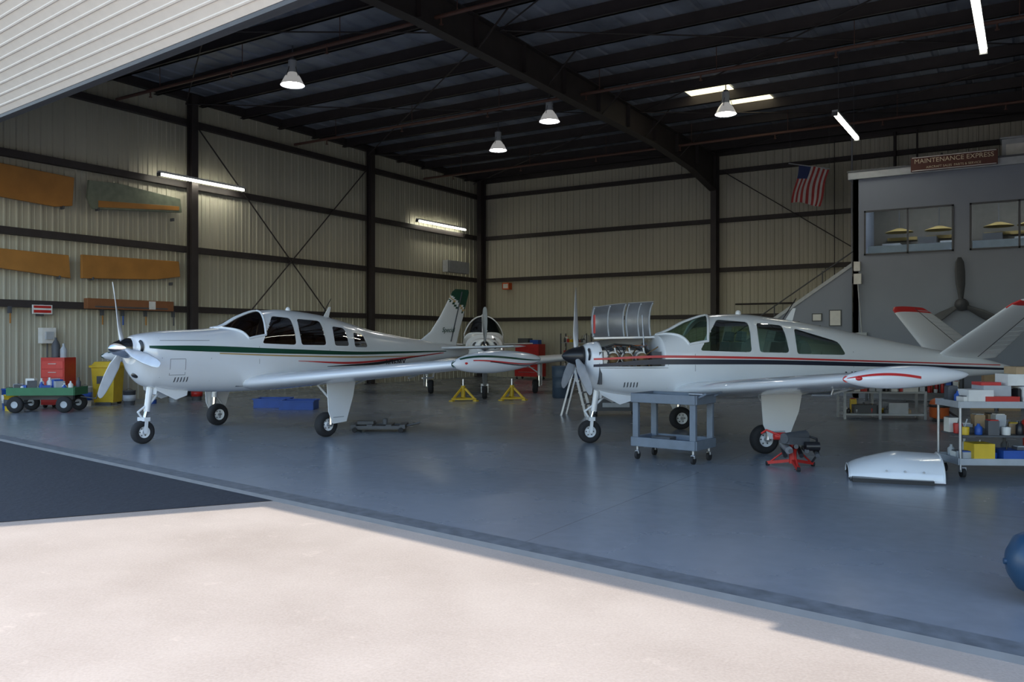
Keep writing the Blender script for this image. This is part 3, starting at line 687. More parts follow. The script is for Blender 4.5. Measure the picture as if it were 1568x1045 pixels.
for k in range(14):
    x=random.uniform(.62,1.5); y=random.uniform(-.42,-.1); b.tube([(x,y,1.27),(x+random.uniform(-.1,.1),y+random.uniform(-.05,.05),1.45),(x+random.uniform(-.2,.2),y+.1,1.58)],random.uniform(.006,.014),random.choice([HOSE,ALU,GREYD,BRONZE]),6)
b.done('engine',parent=ER,fix=False)
text('N3127B',.22,(5.05,-.505,1.08),(PI/2,0,math.radians(7)),BLACKP,ER,'registration')
# -- third aircraft
FB=Fus([(.34,1.50,.24,1.70,1.28,2.2,2.2),(.40,1.48,.36,1.72,1.12,2.3,2.3),(.6,1.46,.46,1.76,.93,2.4,2.5),(1.0,1.45,.52,1.80,.85,2.5,2.8),
 (1.6,1.45,.56,1.84,.80,2.5,3),(1.95,1.45,.60,1.92,.78,2.4,3),(2.3,1.45,.63,2.2,.77,2.2,3),(2.7,1.45,.65,2.42,.77,2.2,3),(3.2,1.45,.65,2.46,.78,2.2,3),
 (4.0,1.45,.62,2.38,.80,2.2,3),(4.7,1.45,.56,2.2,.86,2.3,2.8),(5.4,1.45,.46,1.98,.95,2.2,2.6),(6.2,1.45,.34,1.80,1.08,2.1,2.4),(7.0,1.44,.22,1.67,1.19,2,2.2),(8.2,1.42,.05,1.50,1.33,2,2)])
EB=aircraft('parked_airplane',S(-.75,23.2),math.radians(125),FB,dict(hub=1.5,seams=(.62,),louv=(.85,1.05),glass=glazing('dark_green_glazing',(.28,.38,.33),.1),ws=(1.84,2.22,2.72,2.5),open=(.5,1.5,1.38),
 win=[[(2.42,1.63),(3.15,1.60),(3.15,2.2),(2.78,2.2)],[(3.27,1.60),(3.86,1.59),(3.84,2.1),(3.29,2.15)]],
 bands=[([(1.6,1.5,1.56),(5,1.40,1.45),(7.6,1.42,1.44)],GREENP,.005)],
 wing=[(.35,2.15,2.15,.93),(.6,2.15,2.1,.94),(4.95,2.95,1.15,1.33)],tank=(2.9,4.4),tband=[],tail='fin',fin=(1.55,2.6),ant=(4.3,),pa=90,nb=2,bl=BLADE,nw=.6,mw=3.1,track=1.65))
b=MB(); b.b2((.62,-.2,1.3),(1.42,.2,1.6),ALU)
for i in range(3):
    for side in (-1,1):
        x=.74+i*.24
        for k in range(8): b.cyl((x,side*(.2+k*.026),1.5),(x,side*(.208+k*.026),1.5),.12 if k%2==0 else .09,GREYD,n=14)
        b.lathe([(.09,0),(.08,.06),(.001,.08)],(x,side*.41,1.5),(0,side,0),PAPER,12)
b.tube([(.6,-.4,1.62),(.55,0,1.72),(.6,.4,1.62)],.03,PAPER); b.tube([(.62,-.3,1.68),(1.0,-.3,1.72),(1.4,-.2,1.7)],.02,HOSE); b.tube([(.6,-.3,1.4),(.56,0,1.36),(.6,.3,1.4)],.03,ALU)
b.done('engine',parent=EB,fix=False)
# ---------------------------------------------------------------- office block
OY=-6.0; OX=17.2; OH=6.6; OE=31.85
b=MB(); FACE=[(17.5,19.8),(20.18,22.5)]; wz0,wz1=4.13,5.42
t=.15
b.b2((OX,OY,0),(OE,OY+t,wz0),GREY); b.b2((OX,OY,wz1),(OE,OY+t,OH-.25),GREY)
b.b2((OX,OY,wz0),(17.5,OY+t,wz1),GREY); b.b2((19.8,OY,wz0),(20.18,OY+t,wz1),GREY); b.b2((22.5,OY,wz0),(OE,OY+t,wz1),GREY)
b.b2((OX,OY,0),(OX+t,-.7,OH-.25),GREY)
b.b2((OX-.12,OY-.12,OH-.25),(OE,-.7,OH),GREYL)
b.b2((OX-.14,OY-.14,OH-.05),(OE,OY-.08,OH+.0),GREYD)
OI=mat('office_inner',(.15,.14,.12),.8)
b.b2((OX+t,-3.2,3.2),(OE,-3.1,OH-.3),OI); b.b2((OX+t,OY+t,3.1),(OE,-3.1,3.2),GREYD)
for k,x in enumerate((17.7,18.7,19.3,20.4,21.2)): b.b2((x,OY+2.0,3.2),(x+.5,OY+2.5,4.65+.15*(k%2)),(GREYL,GREYD,GREYL,GREYD,GREYL)[k])
for x0,x1 in FACE: b.b2((x0+.05,OY+.3,3.2),(x1-.05,OY+.75,4.42),mat('counter_white',(.7,.80,.86),.6))
YS=mat('yellow_shade',(.38,.28,.10),.7)
for x in (17.8,18.9,20.45,21.3):
    b.b2((x-.05,-3.26,4.80),(x+.8,-3.22,4.90),YS); b.lathe([(.10,0),(.38,-.1),(.40,-.12)],(x+.35,-3.75,5.12),(0,0,1),YS,20,cap=False); b.cyl((x+.35,-3.75,5.1),(x+.35,-3.75,6.35),.012,GREYD,n=6)
for x in (18.2,20.7): b.b2((x,OY+.9,6.1),(x+1.2,OY+1.2,6.14),mat('office_fill_glow',(1,1,1),.5,emis=(.92,.96,1),es=24)); b.b2((x+.55,OY+1.0,6.14),(x+.65,OY+1.1,6.35),GREYD)  # glowing panels added out of sight to brighten the office behind its windows
b.done('office_block')
b=MB()
for x0,x1 in FACE:
    xm=(x0+x1)/2
    b.b2((x0,OY-.03,wz0),(x1,OY+.0,wz0+.05),GREYD); b.b2((x0,OY-.03,wz1-.05),(x1,OY,wz1),GREYD)
    for x in (x0,xm-.025,x1-.05): b.b2((x,OY-.03,wz0),(x+.05,OY,wz1),GREYD)
gl=glazing('window_glazing',(.85,.88,.9),.08)
for x0,x1 in FACE: b.b2((x0+.02,OY+.02,wz0+.02),(x1-.02,OY+.03,wz1-.02),gl)
b.done('window_1')
b=MB(); SG=mat('sign_maroon',(.10,.03,.02),.5); b.b2((18.75,OY-.22,6.38),(20.85,OY-.16,6.78),SG)
for z in (6.39,6.75): b.b2((18.78,OY-.235,z),(20.82,OY-.22,z+.018),PAPER)
for x in (19.1,20.5): b.b2((x,OY-.17,6.45),(x+.05,OY-.145,6.7),GREYD)
so=b.done('shop_sign')
text('MAINTENANCE EXPRESS',.175,(19.8,OY-.225,6.65),(PI/2,0,0),mat('sign_cream',(.7,.6,.42),.6),so,'sign_text'); text('AIRCRAFT SALES  PARTS & SERVICE',.085,(19.8,OY-.225,6.47),(PI/2,0,0),mat('sign_cream',(.7,.6,.42),.6),so,'sign_text_small')
b=MB(); b.b2((20.9,-4.6,6.6),(21.9,-3.8,7.35),GREYL); b.b2((21.0,-4.61,6.75),(21.8,-4.58,7.2),PAPER); b.b2((20.85,-4.65,7.35),(21.95,-3.75,7.4),GREYL); b.done('stored_cabinet',bevel=.01)
b=MB(); b.lathe([(.16,0),(.17,.3),(.1,.42),(.12,.46),(.0,.5)],(19.6,-4.2,6.6),(0,0,1),GREYD,16); b.cyl((19.5,-4.2,6.9),(19.35,-4.3,7.2),.03,GREYD); b.done('shop_vacuum')
b=MB(); sx0,sz0=11.9,0; sx1,sz1=17.05,3.6; ya,yb=-5.3,-4.3
N=20
for i in range(N):
    xa=sx0+(sx1-sx0)*i/N; xb_=sx0+(sx1-sx0)*(i+1)/N; z=sz1*(i+1)/N; b.b2((xa,ya+.03,z-.04),(xb_+.03,yb,z),GREYD); b.b2((xb_-.02,ya+.03,max(0,z-.2)),(xb_,yb,z),GREYD)
b.poly([(sx0,ya,0),(sx1,ya,0),(sx1,ya,3.9),(sx0,ya,.3)],(0,.03,0),GREY)
b.poly([(sx0-.02,ya-.03,.28),(sx1,ya-.03,3.88),(sx1,ya-.03,4.0),(sx0-.02,ya-.03,.4)],(0,.08,0),GREYL)
for x in (13,14.5,16,17): z=(x-sx0)/(sx1-sx0)*3.6; b.cyl((x,yb,z),(x,yb,z+1.0),.02,GREYD,n=8)
b.cyl((13,yb,1.75),(17,yb,4.5),.02,GREYD,n=8)
b.done('staircase')
b=MB()
for x,z,w,h in ((15.2,2.0,.34,.26),(15.8,1.85,.36,.28),(15.9,2.25,.3,.25),(16.4,2.1,.36,.5),(14.9,1.4,.3,.22)): b.b2((x,ya-.03,z),(x+w,ya-.002,z+h),GREYD); b.b2((x+.03,ya-.035,z+.03),(x+w-.03,ya-.03,z+h-.03),PAPER)
b.done('framed_pictures')
b=MB(); 
b.b2((17.3,OY-.2,1.2),(17.6,OY-.02,1.9),GREYL); b.b2((17.25,OY-.2,3.3),(17.45,OY-.02,3.6),PAPER); b.b2((17.25,OY-.2,3.68),(17.42,OY-.02,3.95),PAPER); b.cyl((17.45,OY-.1,1.9),(17.35,OY-.1,3.3),.02,GREYL); b.done('electrical_boxes')
b=MB(); px,pz=20.0,2.65
for k in range(3):
    a=math.radians(92+120*k); 
    d=Vector((math.cos(a),0,math.sin(a))); tt=Vector((-math.sin(a),0,math.cos(a))); rings=[]
    for r,ch,th in ((.12,.1,.09),(.3,.15,.07),(.55,.22,.05),(.9,.24,.04),(1.15,.2,.03),(1.28,.08,.02)):
        rings.append([tuple(Vector((px,OY-.3,pz))+d*r+tt*(ch/2*math.cos(q))+Vector((0,-1,0))*(th/2*math.sin(q)+ch*.25*math.cos(q))) for q in [2*PI*i/12 for i in range(12)]])
    b.loft(rings,GREYD)
b.lathe([(.17,-.28),(.17,0),(.14,.12),(.06,.2),(.0,.22)],(px,OY-.3,pz),(0,-1,0),GREYD,18); b.done('display_propeller',fix=False)
b=MB(); FW=mat('flag_white',(.6,.57,.55),.8); FRd=mat('flag_red',(.40,.05,.05),.8); FB_=mat('flag_blue',(.03,.05,.15),.8)
nx_,nz_=26,20; P0=Vector((14.75,-2.0,7.75)); ux=Vector((1.0,-.0,-.22)); uz=Vector((-.28,.0,-1.25))
def fp(i,j):
    u=i/nx_;v=j/nz_; return P0+ux*u+uz*v+Vector((.03*math.sin(v*6+u*3),.08*math.sin(u*9+v*2)*(.3+v),.03*math.sin(u*5)))
for i in range(nx_):
    for j in range(nz_):
        m=FB_ if (i<10 and j<7) else (FRd if (i//2)%2==0 else FW)
        b.add([fp(i,j),fp(i+1,j),fp(i+1,j+1),fp(i,j+1)],[(0,1,2,3)],m,True)
b.cyl(P0+Vector((-.35,0,.12)),P0+ux+Vector((.03,0,.0)),.018,GREYL,n=8); b.cyl(P0+Vector((-.3,0,.1)),(P0.x-.3,P0.y,CEIL+.05),.006,GREYD,n=5); b.cyl(P0+ux,(P0.x+1,P0.y,CEIL+.05),.006,GREYD,n=5)
b.done('american_flag',fix=False)
# ---------------------------------------------------------------- left wall hangings
def wp(name,P,m,m2=None):
    b=MB(); b.poly([(.23,y,z) for y,z in P],(.09,0,0),m)
    if m2:
        ymn=min(p[0] for p in P);ymx=max(p[0] for p in P);zmn=min(p[1] for p in P); b.poly([(.32,ymn+.3,zmn+.06),(.32,ymx-.1,zmn+.30),(.32,ymx-.1,zmn+.42),(.32,ymn+.3,zmn+.24)],(.015,0,0),m2)
    for y in (min(p[0] for p in P)+.3,max(p[0] for p in P)-.3): b.b2((.2,y-.02,min(p[1] for p in P)-.04),(.36,y+.02,min(p[1] for p in P)+.05),GREYD)
    b.done(name,bevel=.015)
wp('wing_skin_panel',[(-22.6,6.05),(-19.4,5.95),(-19.45,5.2),(-19.9,5.12),(-22.6,5.25)],ORANGE)
wp('aileron_panel',[(-19.0,5.95),(-18.2,6.0),(-16.2,5.85),(-16.15,5.45),(-18.9,5.2),(-19.05,5.5)],OLIVE,ORANGE)
wp('flap_panel',[(-22.6,3.95),(-19.55,3.9),(-19.5,3.3),(-22.6,3.55)],ORANGE)
wp('elevator_panel',[(-19.2,3.95),(-16.25,4.0),(-16.2,3.55),(-17,3.42),(-19.2,3.32)],ORANGE)
b=MB(); b.b2((.23,-19.1,2.52),(.42,-16.5,2.8),BROWN); b.b2((.42,-18.9,2.56),(.43,-16.7,2.60),GREYD); b.b2((.42,-17.3,2.55),(.44,-17.1,2.78),PAPER); b.done('wooden_shelf_box',bevel=.01)
b=MB(); b.b2((.23,-20.45,2.35),(.26,-19.95,2.58),PAPER); b.b2((.26,-20.42,2.5),(.265,-19.98,2.56),RED); b.b2((.26,-20.42,2.38),(.265,-19.98,2.45),RED); b.b2((.03,-20.25,2.3),(.23,-20.15,2.6),GREYD); so=b.done('warning_sign')
b=MB(); b.b2((.05,-20.2,1.6),(.25,-19.85,2.0),PAPER); b.b2((.25,-20.12,1.7),(.3,-19.93,1.9),GREYL); b.cyl((.15,-20.02,1.0),(.15,-20.02,1.6),.02,GREYD); b.done('paper_towel_dispenser')
b=MB()
for y in (-22.2,-21.0,-18.6,-18.0,-17.3,-16.4): b.b2((.2,y-.03,2.35),(.3,y+.03,2.52),GREYD); b.cyl((.28,y,2.1),(.28,y,2.4),.02,random.choice([GREYD,ORANGE,BLUE]),n=6)
b.done('hanging_hand_tools')
# ---------------------------------------------------------------- floor objects
def casters(b,w,d,m=RUBBER,r=.06):
    for sx in(-1,1):
        for sy in(-1,1):
            x,y=sx*(w/2-.07),sy*(d/2-.07); b.cyl((x-.02,y,r),(x+.02,y,r),r,m,n=16); b.box((x,y,r*1.6),(.07,.05,r),GREYL)
b=MB()
b.b2((-.75,-.35,.42),(.75,.35,.46),GREEN)
for y in(-.35,.35): b.b2((-.75,y-.02,.40),(.75,y+.02,.58),GREEN)
for x in(-.75,.75): b.b2((x-.02,-.35,.40),(x+.02,.35,.58),GREEN)
b.b2((-.6,-.05,.28),(.6,.05,.42),GREYD)
for x in(-.55,.55):
    b.cyl((x,-.38,.19),(x,.38,.19),.02,GREYD)
    for y in(-.38,.38): b.lathe([(.08,-.05),(.17,-.055),(.19,-.02),(.19,.02),(.17,.055),(.08,.05)],(x,y,.19),(0,1,0),RUBBER,20,cap=False); b.lathe([(.0,-.03),(.08,-.04)],(x,y,.19),(0,1,0),GREYL,14,cap=False); b.lathe([(.0,.03),(.08,.04)],(x,y,.19),(0,1,0),GREYL,14,cap=False)
b.tube([(.75,0,.35),(1.1,0,.3),(1.25,0,.75)],.015,GREYD)
for i in range(26):
    x=random.uniform(-.68,.68);y=random.uniform(-.25,.25);h=random.uniform(.12,.34);m=random.choice([PAPER,BLUE,GREYD,GREEN,YEL,GREYL,PAPER])
    if i%3: b.lathe([(.05,0),(.055,.02),(.055,h*.7),(.02,h*.85),(.02,h)],(x,y,.46),(0,0,1),m,12)
    else: b.box((x,y,.46+h/2),(.2,.15,h),m,rot=(0,0,random.random()))
b.done('garden_wagon',S(-10.95,19.6),math.radians(32+4))
b=MB(); b.b2((-.3,-.25,.08),(.3,.25,1.25),RED)
for k in range(5): b.b2((-.27,-.262,.14+k*.21),(.27,-.25,.32+k*.21),mat('tool_red_light',(.6,.05,.04),.4)); b.b2((-.1,-.28,.25+k*.21),(.1,-.262,.265+k*.21),ALU)
casters(b,.6,.5); b.lathe([(.1,0),(.1,.3),(.06,.4),(.03,.45),(.03,.5)],(-.1,.05,1.25),(0,0,1),GREYD,14); b.lathe([(.08,0),(.08,.2),(.03,.28),(.03,.35)],(.13,.0,1.25),(0,0,1),GREYL,14)
b.done('red_tool_cabinet',S(-11.35,20.8),YAW-.05)
b=MB(); b.box((0,0,.52),(.50,.48,.92),YEL,taper=1.2); b.b2((-.34,-.33,.97),(.34,.33,1.03),YEL); b.box((0,0,1.07),(.6,.58,.1),YEL,taper=.8)
for sx in (-.2,.2): b.cyl((sx-.03,.2,.08),(sx+.03,.2,.08),.08,RUBBER,n=14)
b.b2((-.2,-.27,.0),(.2,-.2,.07),GREYD); b.b2((-.15,-.302,.55),(.15,-.29,.75),GREYD); b.done('yellow_waste_bin',S(-10.6,21.8),YAW,bevel=.02)
def bucket(X,Y,m,m2,h=.38,r=.15):
    b=MB(); b.lathe([(r*.85,0),(r,h*.95),(r*1.06,h*.95),(r*1.06,h),(r*.9,h)],(0,0,0),(0,0,1),m,20); b.lathe([(r*.99,h*.3),(r*1.0+.004,h*.3),(r*1.01+.004,h*.7),(r,h*.7)],(0,0,0),(0,0,1),m2,20,cap=False)
    b.tube([(r*math.cos(a),.0,h*.9+r*.6*math.sin(a)) for a in [PI*i/8 for i in range(9)]],.005,GREYD,5); b.done('paint_bucket',S(X,Y))
bucket(-10.9,21.2,PAPER,BLUE,.5,.17); bucket(-9.9,21.5,GREYD,GREYL); bucket(-9.55,22.0,BLUE,PAPER); bucket(-12.0,19.9,YEL,GREYD); bucket(-12.3,20.3,BLUE,PAPER,.5); bucket(-9.2,22.6,GREYL,GREYD,.45); bucket(-8.8,23.2,GREYD,RED)
for X,Y in ((-6.0,20.9),(-5.2,20.3)):
    b=MB(); 
    b.b2((-.4,-.28,0),(.4,.28,.03),BLUE)
    for s_ in(-1,1): b.box((s_*.4,0,.11),(.03,.58,.22),BLUE); b.box((0,s_*.28,.11),(.8,.03,.22),BLUE); b.b2((-.44,s_*.3-.02,.2),(.44,s_*.3+.02,.23),BLUE)
    b.done('blue_parts_tray',S(X,Y),YAW)
b=MB()
for y in(-.2,.2): b.b2((-.5,y-.03,.07),(.5,y+.03,.12),GREYD)
for x in(-.45,-.15,.2,.45): b.b2((x-.05,-.25,.10),(x+.05,.25,.14),GREYD)
for x in(-.42,.42):
    for y in(-.25,.25): b.cyl((x,y-.02,.045),(x,y+.02,.045),.045,RUBBER,n=14)
b.lathe([(.05,0),(.05,.09),(.03,.11)],(.1,0,.13),(0,0,1),GREYD,12); b.cyl((.5,0,.1),(.75,0,.16),.02,GREYD); b.b2((-.4,-.1,.13),(-.1,.1,.19),GREYD); b.b2((-.48,-.22,.05),(.48,.22,.1),BLACKP); b.done('tow_dolly',S(-2.45,15.4),YAW)
b=MB(); w,d=.98,.62
for z in (.22,.84):
    b.b2((-w/2,-d/2,z),(w/2,d/2,z+.03),CARTG)
    for y in(-d/2,d/2): b.b2((-w/2,y-.02,z-.03),(w/2,y+.02,z+.10),CARTG)
    for x in(-w/2,w/2): b.b2((x-.02,-d/2,z-.03),(x+.02,d/2,z+.10),CARTG)
for x in(-w/2+.05,w/2-.05):
    for y in(-d/2+.04,d/2-.04): b.box((x,y,.55),(.09,.06,.62),CARTG)
b.tube([(w/2,-.25,.9),(w/2+.12,-.25,.96),(w/2+.12,.25,.96),(w/2,.25,.9)],.018,CARTG); 
for sx in(-1,1):
    for sy in(-1,1): x,y=sx*(w/2-.06),sy*(d/2-.06); b.cyl((x,y,.2),(x,y,.13),.02,ALU); b.cyl((x-.018,y,.06),(x+.018,y,.06),.06,RUBBER,n=16); b.box((x,y,.1),(.06,.05,.05),ALU)
b.b2((-.1,-.2,.87),(.15,0,.89),PAPER); b.cyl((.2,.1,.93),(.4,.12,.93),.02,ALU)
b.b2((-.3,-.1,.25),(0,.1,.32),GREYD); b.done('service_cart',S(2.28,11.75),YAW+math.radians(-38),bevel=.008)
b=MB(); rings=[]
for i in range(19):
    s=i/18; x=-.50+1.02*s; wd=.30+.16*min(1,s*2.2)**.6; hh=.12+.20*min(1,s*1.9)**.7-.03*s
    rings.append([(x,wd*math.cos(a),.02+hh*math.sin(a)**.85 if math.sin(a)>0 else .02) for a in [PI*k/24 for k in range(25)]])
b.loft(rings,WHITE,caps=False,closed=False)
b.loft([[(x*.985,y*.96,.02+(z-.02)*.93) for x,y,z in r] for r in rings],GREYD,caps=False,closed=False)
b.tube(rings[0],.010,WHITE,6); b.tube(rings[-1],.012,WHITE,6)
b.b2((-.48,-.53,0),(.40,-.38,.05),BLACKP); b.b2((-.4,.30,0),(.42,.44,.035),BLACKP); b.b2((-.50,-.45,0),(-.36,.4,.03),BLACKP)
for k in range(3): b.cyl((-.1+.2*k,-.435-.01*k,.14),(-.1+.2*k,-.45-.01*k,.14),.012,ALU,n=8)
b.done('engine_cowling',S(4.68,10.25),math.radians(14),fix=False)
b=MB()
for a in range(3):
    q=2*PI*a/3+.4; b.beam((0,0,.1),(.34*math.cos(q),.34*math.sin(q),.04),.05,.04,RED); b.cyl((.34*math.cos(q)-.02,.34*math.sin(q),.03),(.34*math.cos(q)+.02,.34*math.sin(q),.03),.03,RUBBER,n=12); b.cyl((.3*math.cos(q),.3*math.sin(q),.06),(0,0,.3),.012,RED,n=6)
b.cyl((0,0,.06),(0,0,.34),.05,RED); b.cyl((0,0,.34),(0,0,.42),.03,CHROME)
b.box((.02,0,.36),(.34,.2,.1),GREYD,rot=(0,.1,.4)); b.cyl((-.15,-.1,.4),(.2,.1,.42),.07,GREYD,n=14); b.cyl((.12,-.12,.3),(.3,-.12,.3),.06,BLACKP,n=14); b.cyl((-.25,0,.42),(-.1,0,.42),.05,RED,n=14); b.cyl((-.1,.1,.3),(-.1,-.15,.25),.05,ALU,n=12)
b.tube([(.2,.1,.42),(.32,.02,.38),(.3,-.1,.2),(.2,-.15,.1)],.015,BLACKP); b.tube([(-.2,-.05,.44),(-.35,0,.5),(-.4,.05,.45)],.014,RED)
for k in range(7): b.cyl((-.15+.07*k,-.16,.18+.06*(k%3)),(-.1+.07*k,.12,.25),.03,random.choice([GREYD,BLACKP,BLACKP]),n=10)
b.done('red_jack_stand',S(3.72,11.0),YAW)
def junk(b,x0,x1,y0,y1,z,n,hmax,seed):
    rnd=random.Random(seed); ms=[RED,BLUE,PAPER,GREYD,CARD,YEL,GREYL,GREYD,PAPER,BLACKP,GREYL]
    cols=max(1,int((x1-x0)/.15)); rows=max(1,int((y1-y0)/.17)); i=0
    for c in range(cols):
        for r in range(rows):
            if i>=n: return
            i+=1; x=x0+(c+.5)*(x1-x0)/cols; y=y0+(r+.5)*(y1-y0)/rows; h=rnd.uniform(.3,1)*hmax; m=rnd.choice(ms); k=rnd.random()
            if k<.4: b.box((x,y,z+h/2),(.125,.14,h),m,rot=(0,0,rnd.uniform(-.2,.2))); b.box((x,y,z+h+.006),(.10,.11,.012),rnd.choice(ms))
            elif k<.75: b.lathe([(.04,0),(.045,.01),(.045,h*.7),(.018,h*.85),(.018,h)],(x,y,z),(0,0,1),m,12)
            else: b.lathe([(.05,0),(.055,h*.5),(.05,h*.55)],(x,y,z),(0,0,1),m,12); b.cyl((x,y,z+h*.5),(x+.03,y,z+h*1.1),.008,rnd.choice(ms),n=6)
b=MB(); w,d=1.25,.62
for z in (.16,.86):
    b.b2((-w/2,-d/2,z),(w/2,d/2,z+.03),GREYL)
    for y in(-d/2,d/2): b.b2((-w/2,y-.012,z),(w/2,y+.012,z+.08),GREYL)
    for x in(-w/2,w/2): b.b2((x-.012,-d/2,z),(x+.012,d/2,z+.08),GREYL)
for x in(-w/2+.02,w/2-.02):
    for y in(-d/2+.02,d/2-.02): b.cyl((x,y,.1),(x,y,.94),.018,ALU)
b.b2((-w/2+.05,-d/2+.03,.5),(w/2-.05,d/2-.03,.52),GREYD)
casters(b,w,d)
junk(b,-.58,.58,-.26,.26,.89,24,.22,3); junk(b,-.58,.58,-.26,.26,.52,24,.24,5); junk(b,-.58,.58,-.26,.26,.19,24,.26,8)
b.b2((-.3,-.3,.9),(.1,.0,1.0),RED); b.b2((-.5,-.28,.9),(-.2,.0,1.08),PAPER); b.b2((.15,-.28,.9),(.5,.0,1.12),PAPER); b.b2((-.28,-.2,1.0),(.05,.1,1.13),GREYL); b.b2((.0,-.22,1.13),(.32,.08,1.27),PAPER); b.b2((-.3,-.18,1.13),(-.06,.06,1.17),REDP); b.b2((.12,-.18,1.27),(.42,.1,1.36),CARD); b.b2((.2,-.2,1.12),(.48,-.02,1.14),BLUE)
b.b2((-.45,-.31,.2),(-.2,-.05,.42),YEL); b.b2((-.1,-.31,.2),(.4,.0,.34),BLUE)
b.done('tool_cart',S(6.12,10.45),YAW-.05)
b=MB(); w,d=1.65,.5
for z in (.08,.55): b.b2((-w/2,-d/2,z),(w/2,d/2,z+.035),GREYL)
for x in(-w/2,-.1,w/2):
    for y in(-d/2,d/2): b.b2((x-.025,y-.025,0),(x+.025,y+.025,.6),GREYL)
b.b2((-.6,-.15,.115),(-.1,.2,.3),GREYD); b.b2((.1,-.2,.115),(.5,.2,.35),GREYL); b.cyl((-.4,0,.64),(.3,.05,.64),.05,GREYL); b.b2((.4,-.2,.585),(.7,.1,.7),PAPER)
junk(b,-.78,.78,-.2,.2,.587,30,.26,71); junk(b,-.78,.78,-.2,.2,.117,18,.3,72); b.done('low_storage_rack',S(7.95,17.9),YAW-.1,bevel=.004)
b=MB(); OR=mat('vac_orange',(.55,.12,.03),.45); b.lathe([(.14,.06),(.19,.1),(.19,.3),(.2,.32),(.17,.42),(.08,.48),(.0,.49)],(0,0,0),(0,0,1),OR,20); b.lathe([(.195,.29),(.21,.30),(.21,.34),(.19,.35)],(0,0,0),(0,0,1),BLACKP,20,cap=False)
b.tube([(.18,0,.2),(.35,-.1,.1),(.4,-.25,.05),(.2,-.35,.04),(-.1,-.33,.04)],.025,BLACKP)
for a in range(4): q=a*PI/2+.7; b.cyl((.16*math.cos(q),.16*math.sin(q)-.015,.035),(.16*math.cos(q),.16*math.sin(q)+.015,.035),.035,BLACKP,n=12); b.cyl((.16*math.cos(q),.16*math.sin(q),.035),(.14*math.cos(q),.14*math.sin(q),.1),.015,BLACKP,n=6)
b.done('orange_shop_vacuum',S(8.9,17.3),0)
b=MB(); b.lathe([(.001,-.02),(.09,0),(.17,.05),(.21,.13),(.22,.2),(.22,1.0),(.21,1.07),(.17,1.15),(.09,1.2),(.001,1.22)],(0,0,.27),(1,0,0),NAVY,32)
for x in(.25,.95): b.box((x,0,.05),(.06,.36,.1),NAVY)
b.cyl((.02,0,.27),(-.03,0,.27),.02,NAVY); b.b2((.3,-.12,.48),(.9,.12,.52),NAVY); b.cyl((.45,0,.52),(.45,0,.75),.1,GREYD); b.cyl((.75,-.1,.65),(.75,.15,.65),.13,GREYD); b.done('air_compressor_tank',S(3.20,5.35),YAW-.25)
b=MB()
for x in(-.2,.2):
    b.beam((x,-.28,0),(x*.8,0,1.05),.03,.06,ALU); b.beam((x,.3,0),(x*.8,.02,1.05),.03,.04,ALU)
for k in range(1,4): z=k*.26; b.box((0,-.28+.28*z/1.05,z),(.38,.09,.025),ALU)
b.box((0,0,1.06),(.38,.2,.03),GREYL); b.done('step_ladder',S(1.45,18.6),YAW+1.2)
b=MB(); b.b2((-.5,-.25,.12),(.5,.25,.38),GREYD); casters(b,1.0,.5); b.b2((-.3,-.26,.2),(.3,-.25,.3),GREYL); b.b2((-.45,-.2,.38),(.1,.2,.44),GREYL); b.done('equipment_dolly',S(2.3,18.6),YAW,bevel=.01)
b=MB(); b.lathe([(.24,0),(.28,.04),(.27,.3),(.285,.32),(.27,.34),(.28,.6),(.295,.62),(.28,.64),(.29,.9),(.3,.92),(.28,.93),(.26,.85)],(0,0,0),(0,0,1),mat('barrel_blue',(.05,.08,.12),.5),28); b.done('trash_barrel',S(1.45,24.2))
def jack(X,Y):
    b=MB()
    for a in range(3):
        q=2*PI*a/3+.2; b.beam((.38*math.cos(q),.38*math.sin(q),.03),(.06*math.cos(q),.06*math.sin(q),.34),.05,.05,YEL); b.box((.38*math.cos(q),.38*math.sin(q),.015),(.12,.12,.03),YEL)
        q2=q+2*PI/3; b.beam((.38*math.cos(q),.38*math.sin(q),.06),(.38*math.cos(q2),.38*math.sin(q2),.06),.04,.04,YEL)
    b.cyl((0,0,.1),(0,0,.42),.06,YEL); b.cyl((0,0,.42),(0,0,.6),.035,CHROME); b.done('tripod_jack',S(X,Y))
jack(-1.35,23.0); jack(.0,23.3)
b=MB(); b.b2((-.6,-.3,.12),(.6,.3,1.0),RED); b.b2((-.58,-.28,1.02),(.58,.28,1.5),RED); casters(b,1.2,.6)
for k in range(4): b.b2((-.56,-.31,.18+k*.2),(.56,-.3,.34+k*.2),REDP); b.b2((-.4,-.33,.3+k*.2),(.4,-.31,.32+k*.2),ALU)
for k in range(3): b.b2((-.54,-.29,1.06+k*.14),(.54,-.28,1.17+k*.14),REDP)
b.b2((-.5,-.2,1.5),(0,.2,1.75),GREYD); b.b2((.1,-.2,1.5),(.5,.1,1.68),BLUE); b.done('red_tool_chest',(3.4,-1.2,0),0,bevel=.005)
def bench(name,x,y,w,seed):
    b=MB(); b.b2((-w/2,-.35,.85),(w/2,.35,.9),BROWN)
    for sx in(-w/2+.05,w/2-.05):
        for sy in(-.3,.3): b.b2((sx-.03,sy-.03,0),(sx+.03,sy+.03,.85),GREYD)
    b.b2((-w/2+.05,-.3,.25),(w/2-.05,.3,.28),GREYD); junk(b,-w/2+.1,w/2-.1,-.28,.28,.9,60,.5,seed); junk(b,-w/2+.1,w/2-.1,-.28,.28,.28,60,.4,seed+1); b.done(name,(x,y,0))
bench('workbench',7.8,-1.2,2.6,11); bench('workbench',14.0,-1.2,2.4,21); bench('workbench',18.9,-6.9,2.4,31)
b=MB()
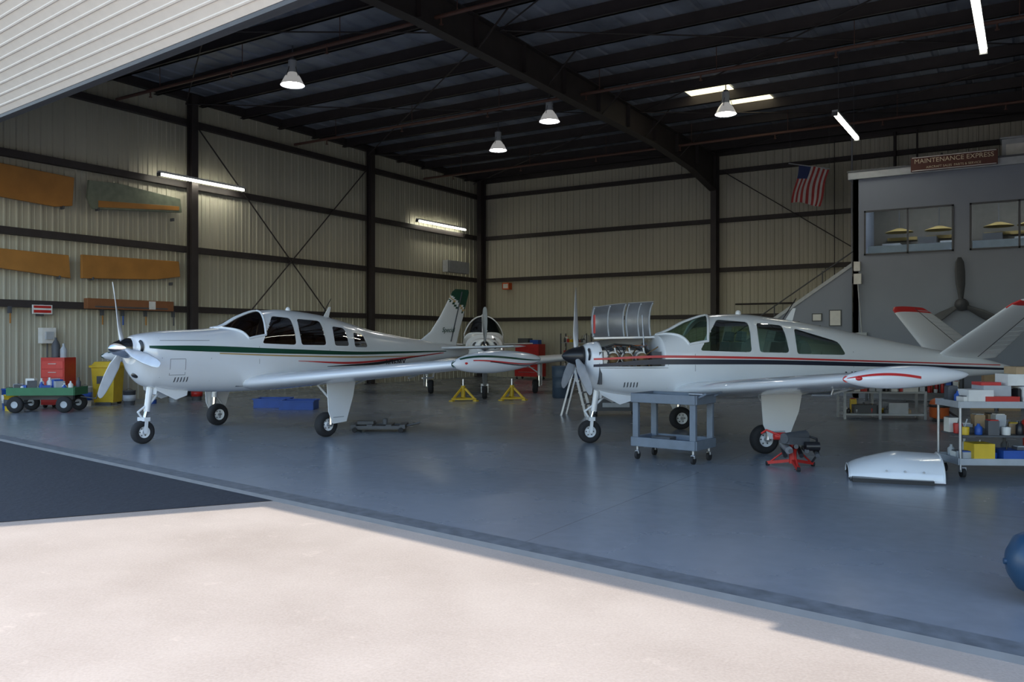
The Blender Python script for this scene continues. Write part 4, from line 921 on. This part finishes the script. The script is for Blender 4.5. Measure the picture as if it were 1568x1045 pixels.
for k in range(4): 
    z=.05+k*.5; b.b2((-.6,-.22,z),(.6,.22,z+.03),GREYL); junk(b,-.55,.55,-.2,.2,z+.03,14,.3,50+k)
for x in(-.6,.6):
    for y in(-.22,.22): b.b2((x-.02,y-.02,0),(x+.02,y+.02,1.95),GREYD)
b.done('steel_shelving',(5.5,-1.0,0))
b=MB()
for i,(x,y,z,s_) in enumerate(((0,0,0,.5),(.55,.05,0,.45),(.2,0,.5,.4))): b.box((x,y,z+s_/2),(s_,s_*.9,s_),CARD,rot=(0,0,.1*i)); b.box((x,y,z+s_+.002),(.06,s_*.88,.004),PAPER,rot=(0,0,.1*i))
b.done('cardboard_boxes',(20.6,-8.6,0))
b=MB(); b.b2((.23,-3.2,4.6),(.5,-1.6,5.1),GREYL); b.b2((.5,-3.1,4.65),(.52,-1.7,5.05),GREYL); b.done('wall_heater')
b=MB(); b.b2((1.4,-.3,3.95),(1.75,-.04,4.25),mat('exit_orange',(.7,.12,.03),.5)); b.b2((1.45,-.31,4.0),(1.7,-.3,4.2),PAPER); b.done('fire_extinguisher_sign')
# ---------------------------------------------------------------- light
w=bpy.data.worlds.new('sky'); scene.world=w; w.use_nodes=True; nt=w.node_tree
sk=nt.nodes.new('ShaderNodeTexSky'); sk.sky_type='NISHITA'; sk.sun_disc=False; sk.sun_elevation=math.radians(55); sk.sun_rotation=math.radians(98); sk.air_density=1.2; sk.dust_density=.6
bg=nt.nodes['Background']; nt.links.new(sk.outputs[0],bg.inputs[0]); bg.inputs[1].default_value=.44
sd=bpy.data.lights.new('sun','SUN'); sd.energy=4.0; sd.angle=math.radians(.53); sd.color=(1,.95,.88)
so=bpy.data.objects.new('sun',sd); scene.collection.objects.link(so)
cot=.70; tv=Vector((1,-.150,1/cot*math.hypot(1,.15))); so.rotation_euler=tv.to_track_quat('Z','Y').to_euler()
so.location=(40,-40,30)
# ---------------------------------------------------------------- camera
cd=bpy.data.cameras.new('camera'); cam=bpy.data.objects.new('camera',cd); scene.collection.objects.link(cam)
cam.location=(21.6,-31.8,1.7); cam.rotation_euler=(PI/2,0,YAW); cd.sensor_width=36; cd.lens=36*1272/1568; cd.shift_y=-.0015; cd.clip_end=500
scene.camera=cam
scene.view_settings.view_transform='Standard'; scene.view_settings.look='None'; scene.view_settings.exposure=0
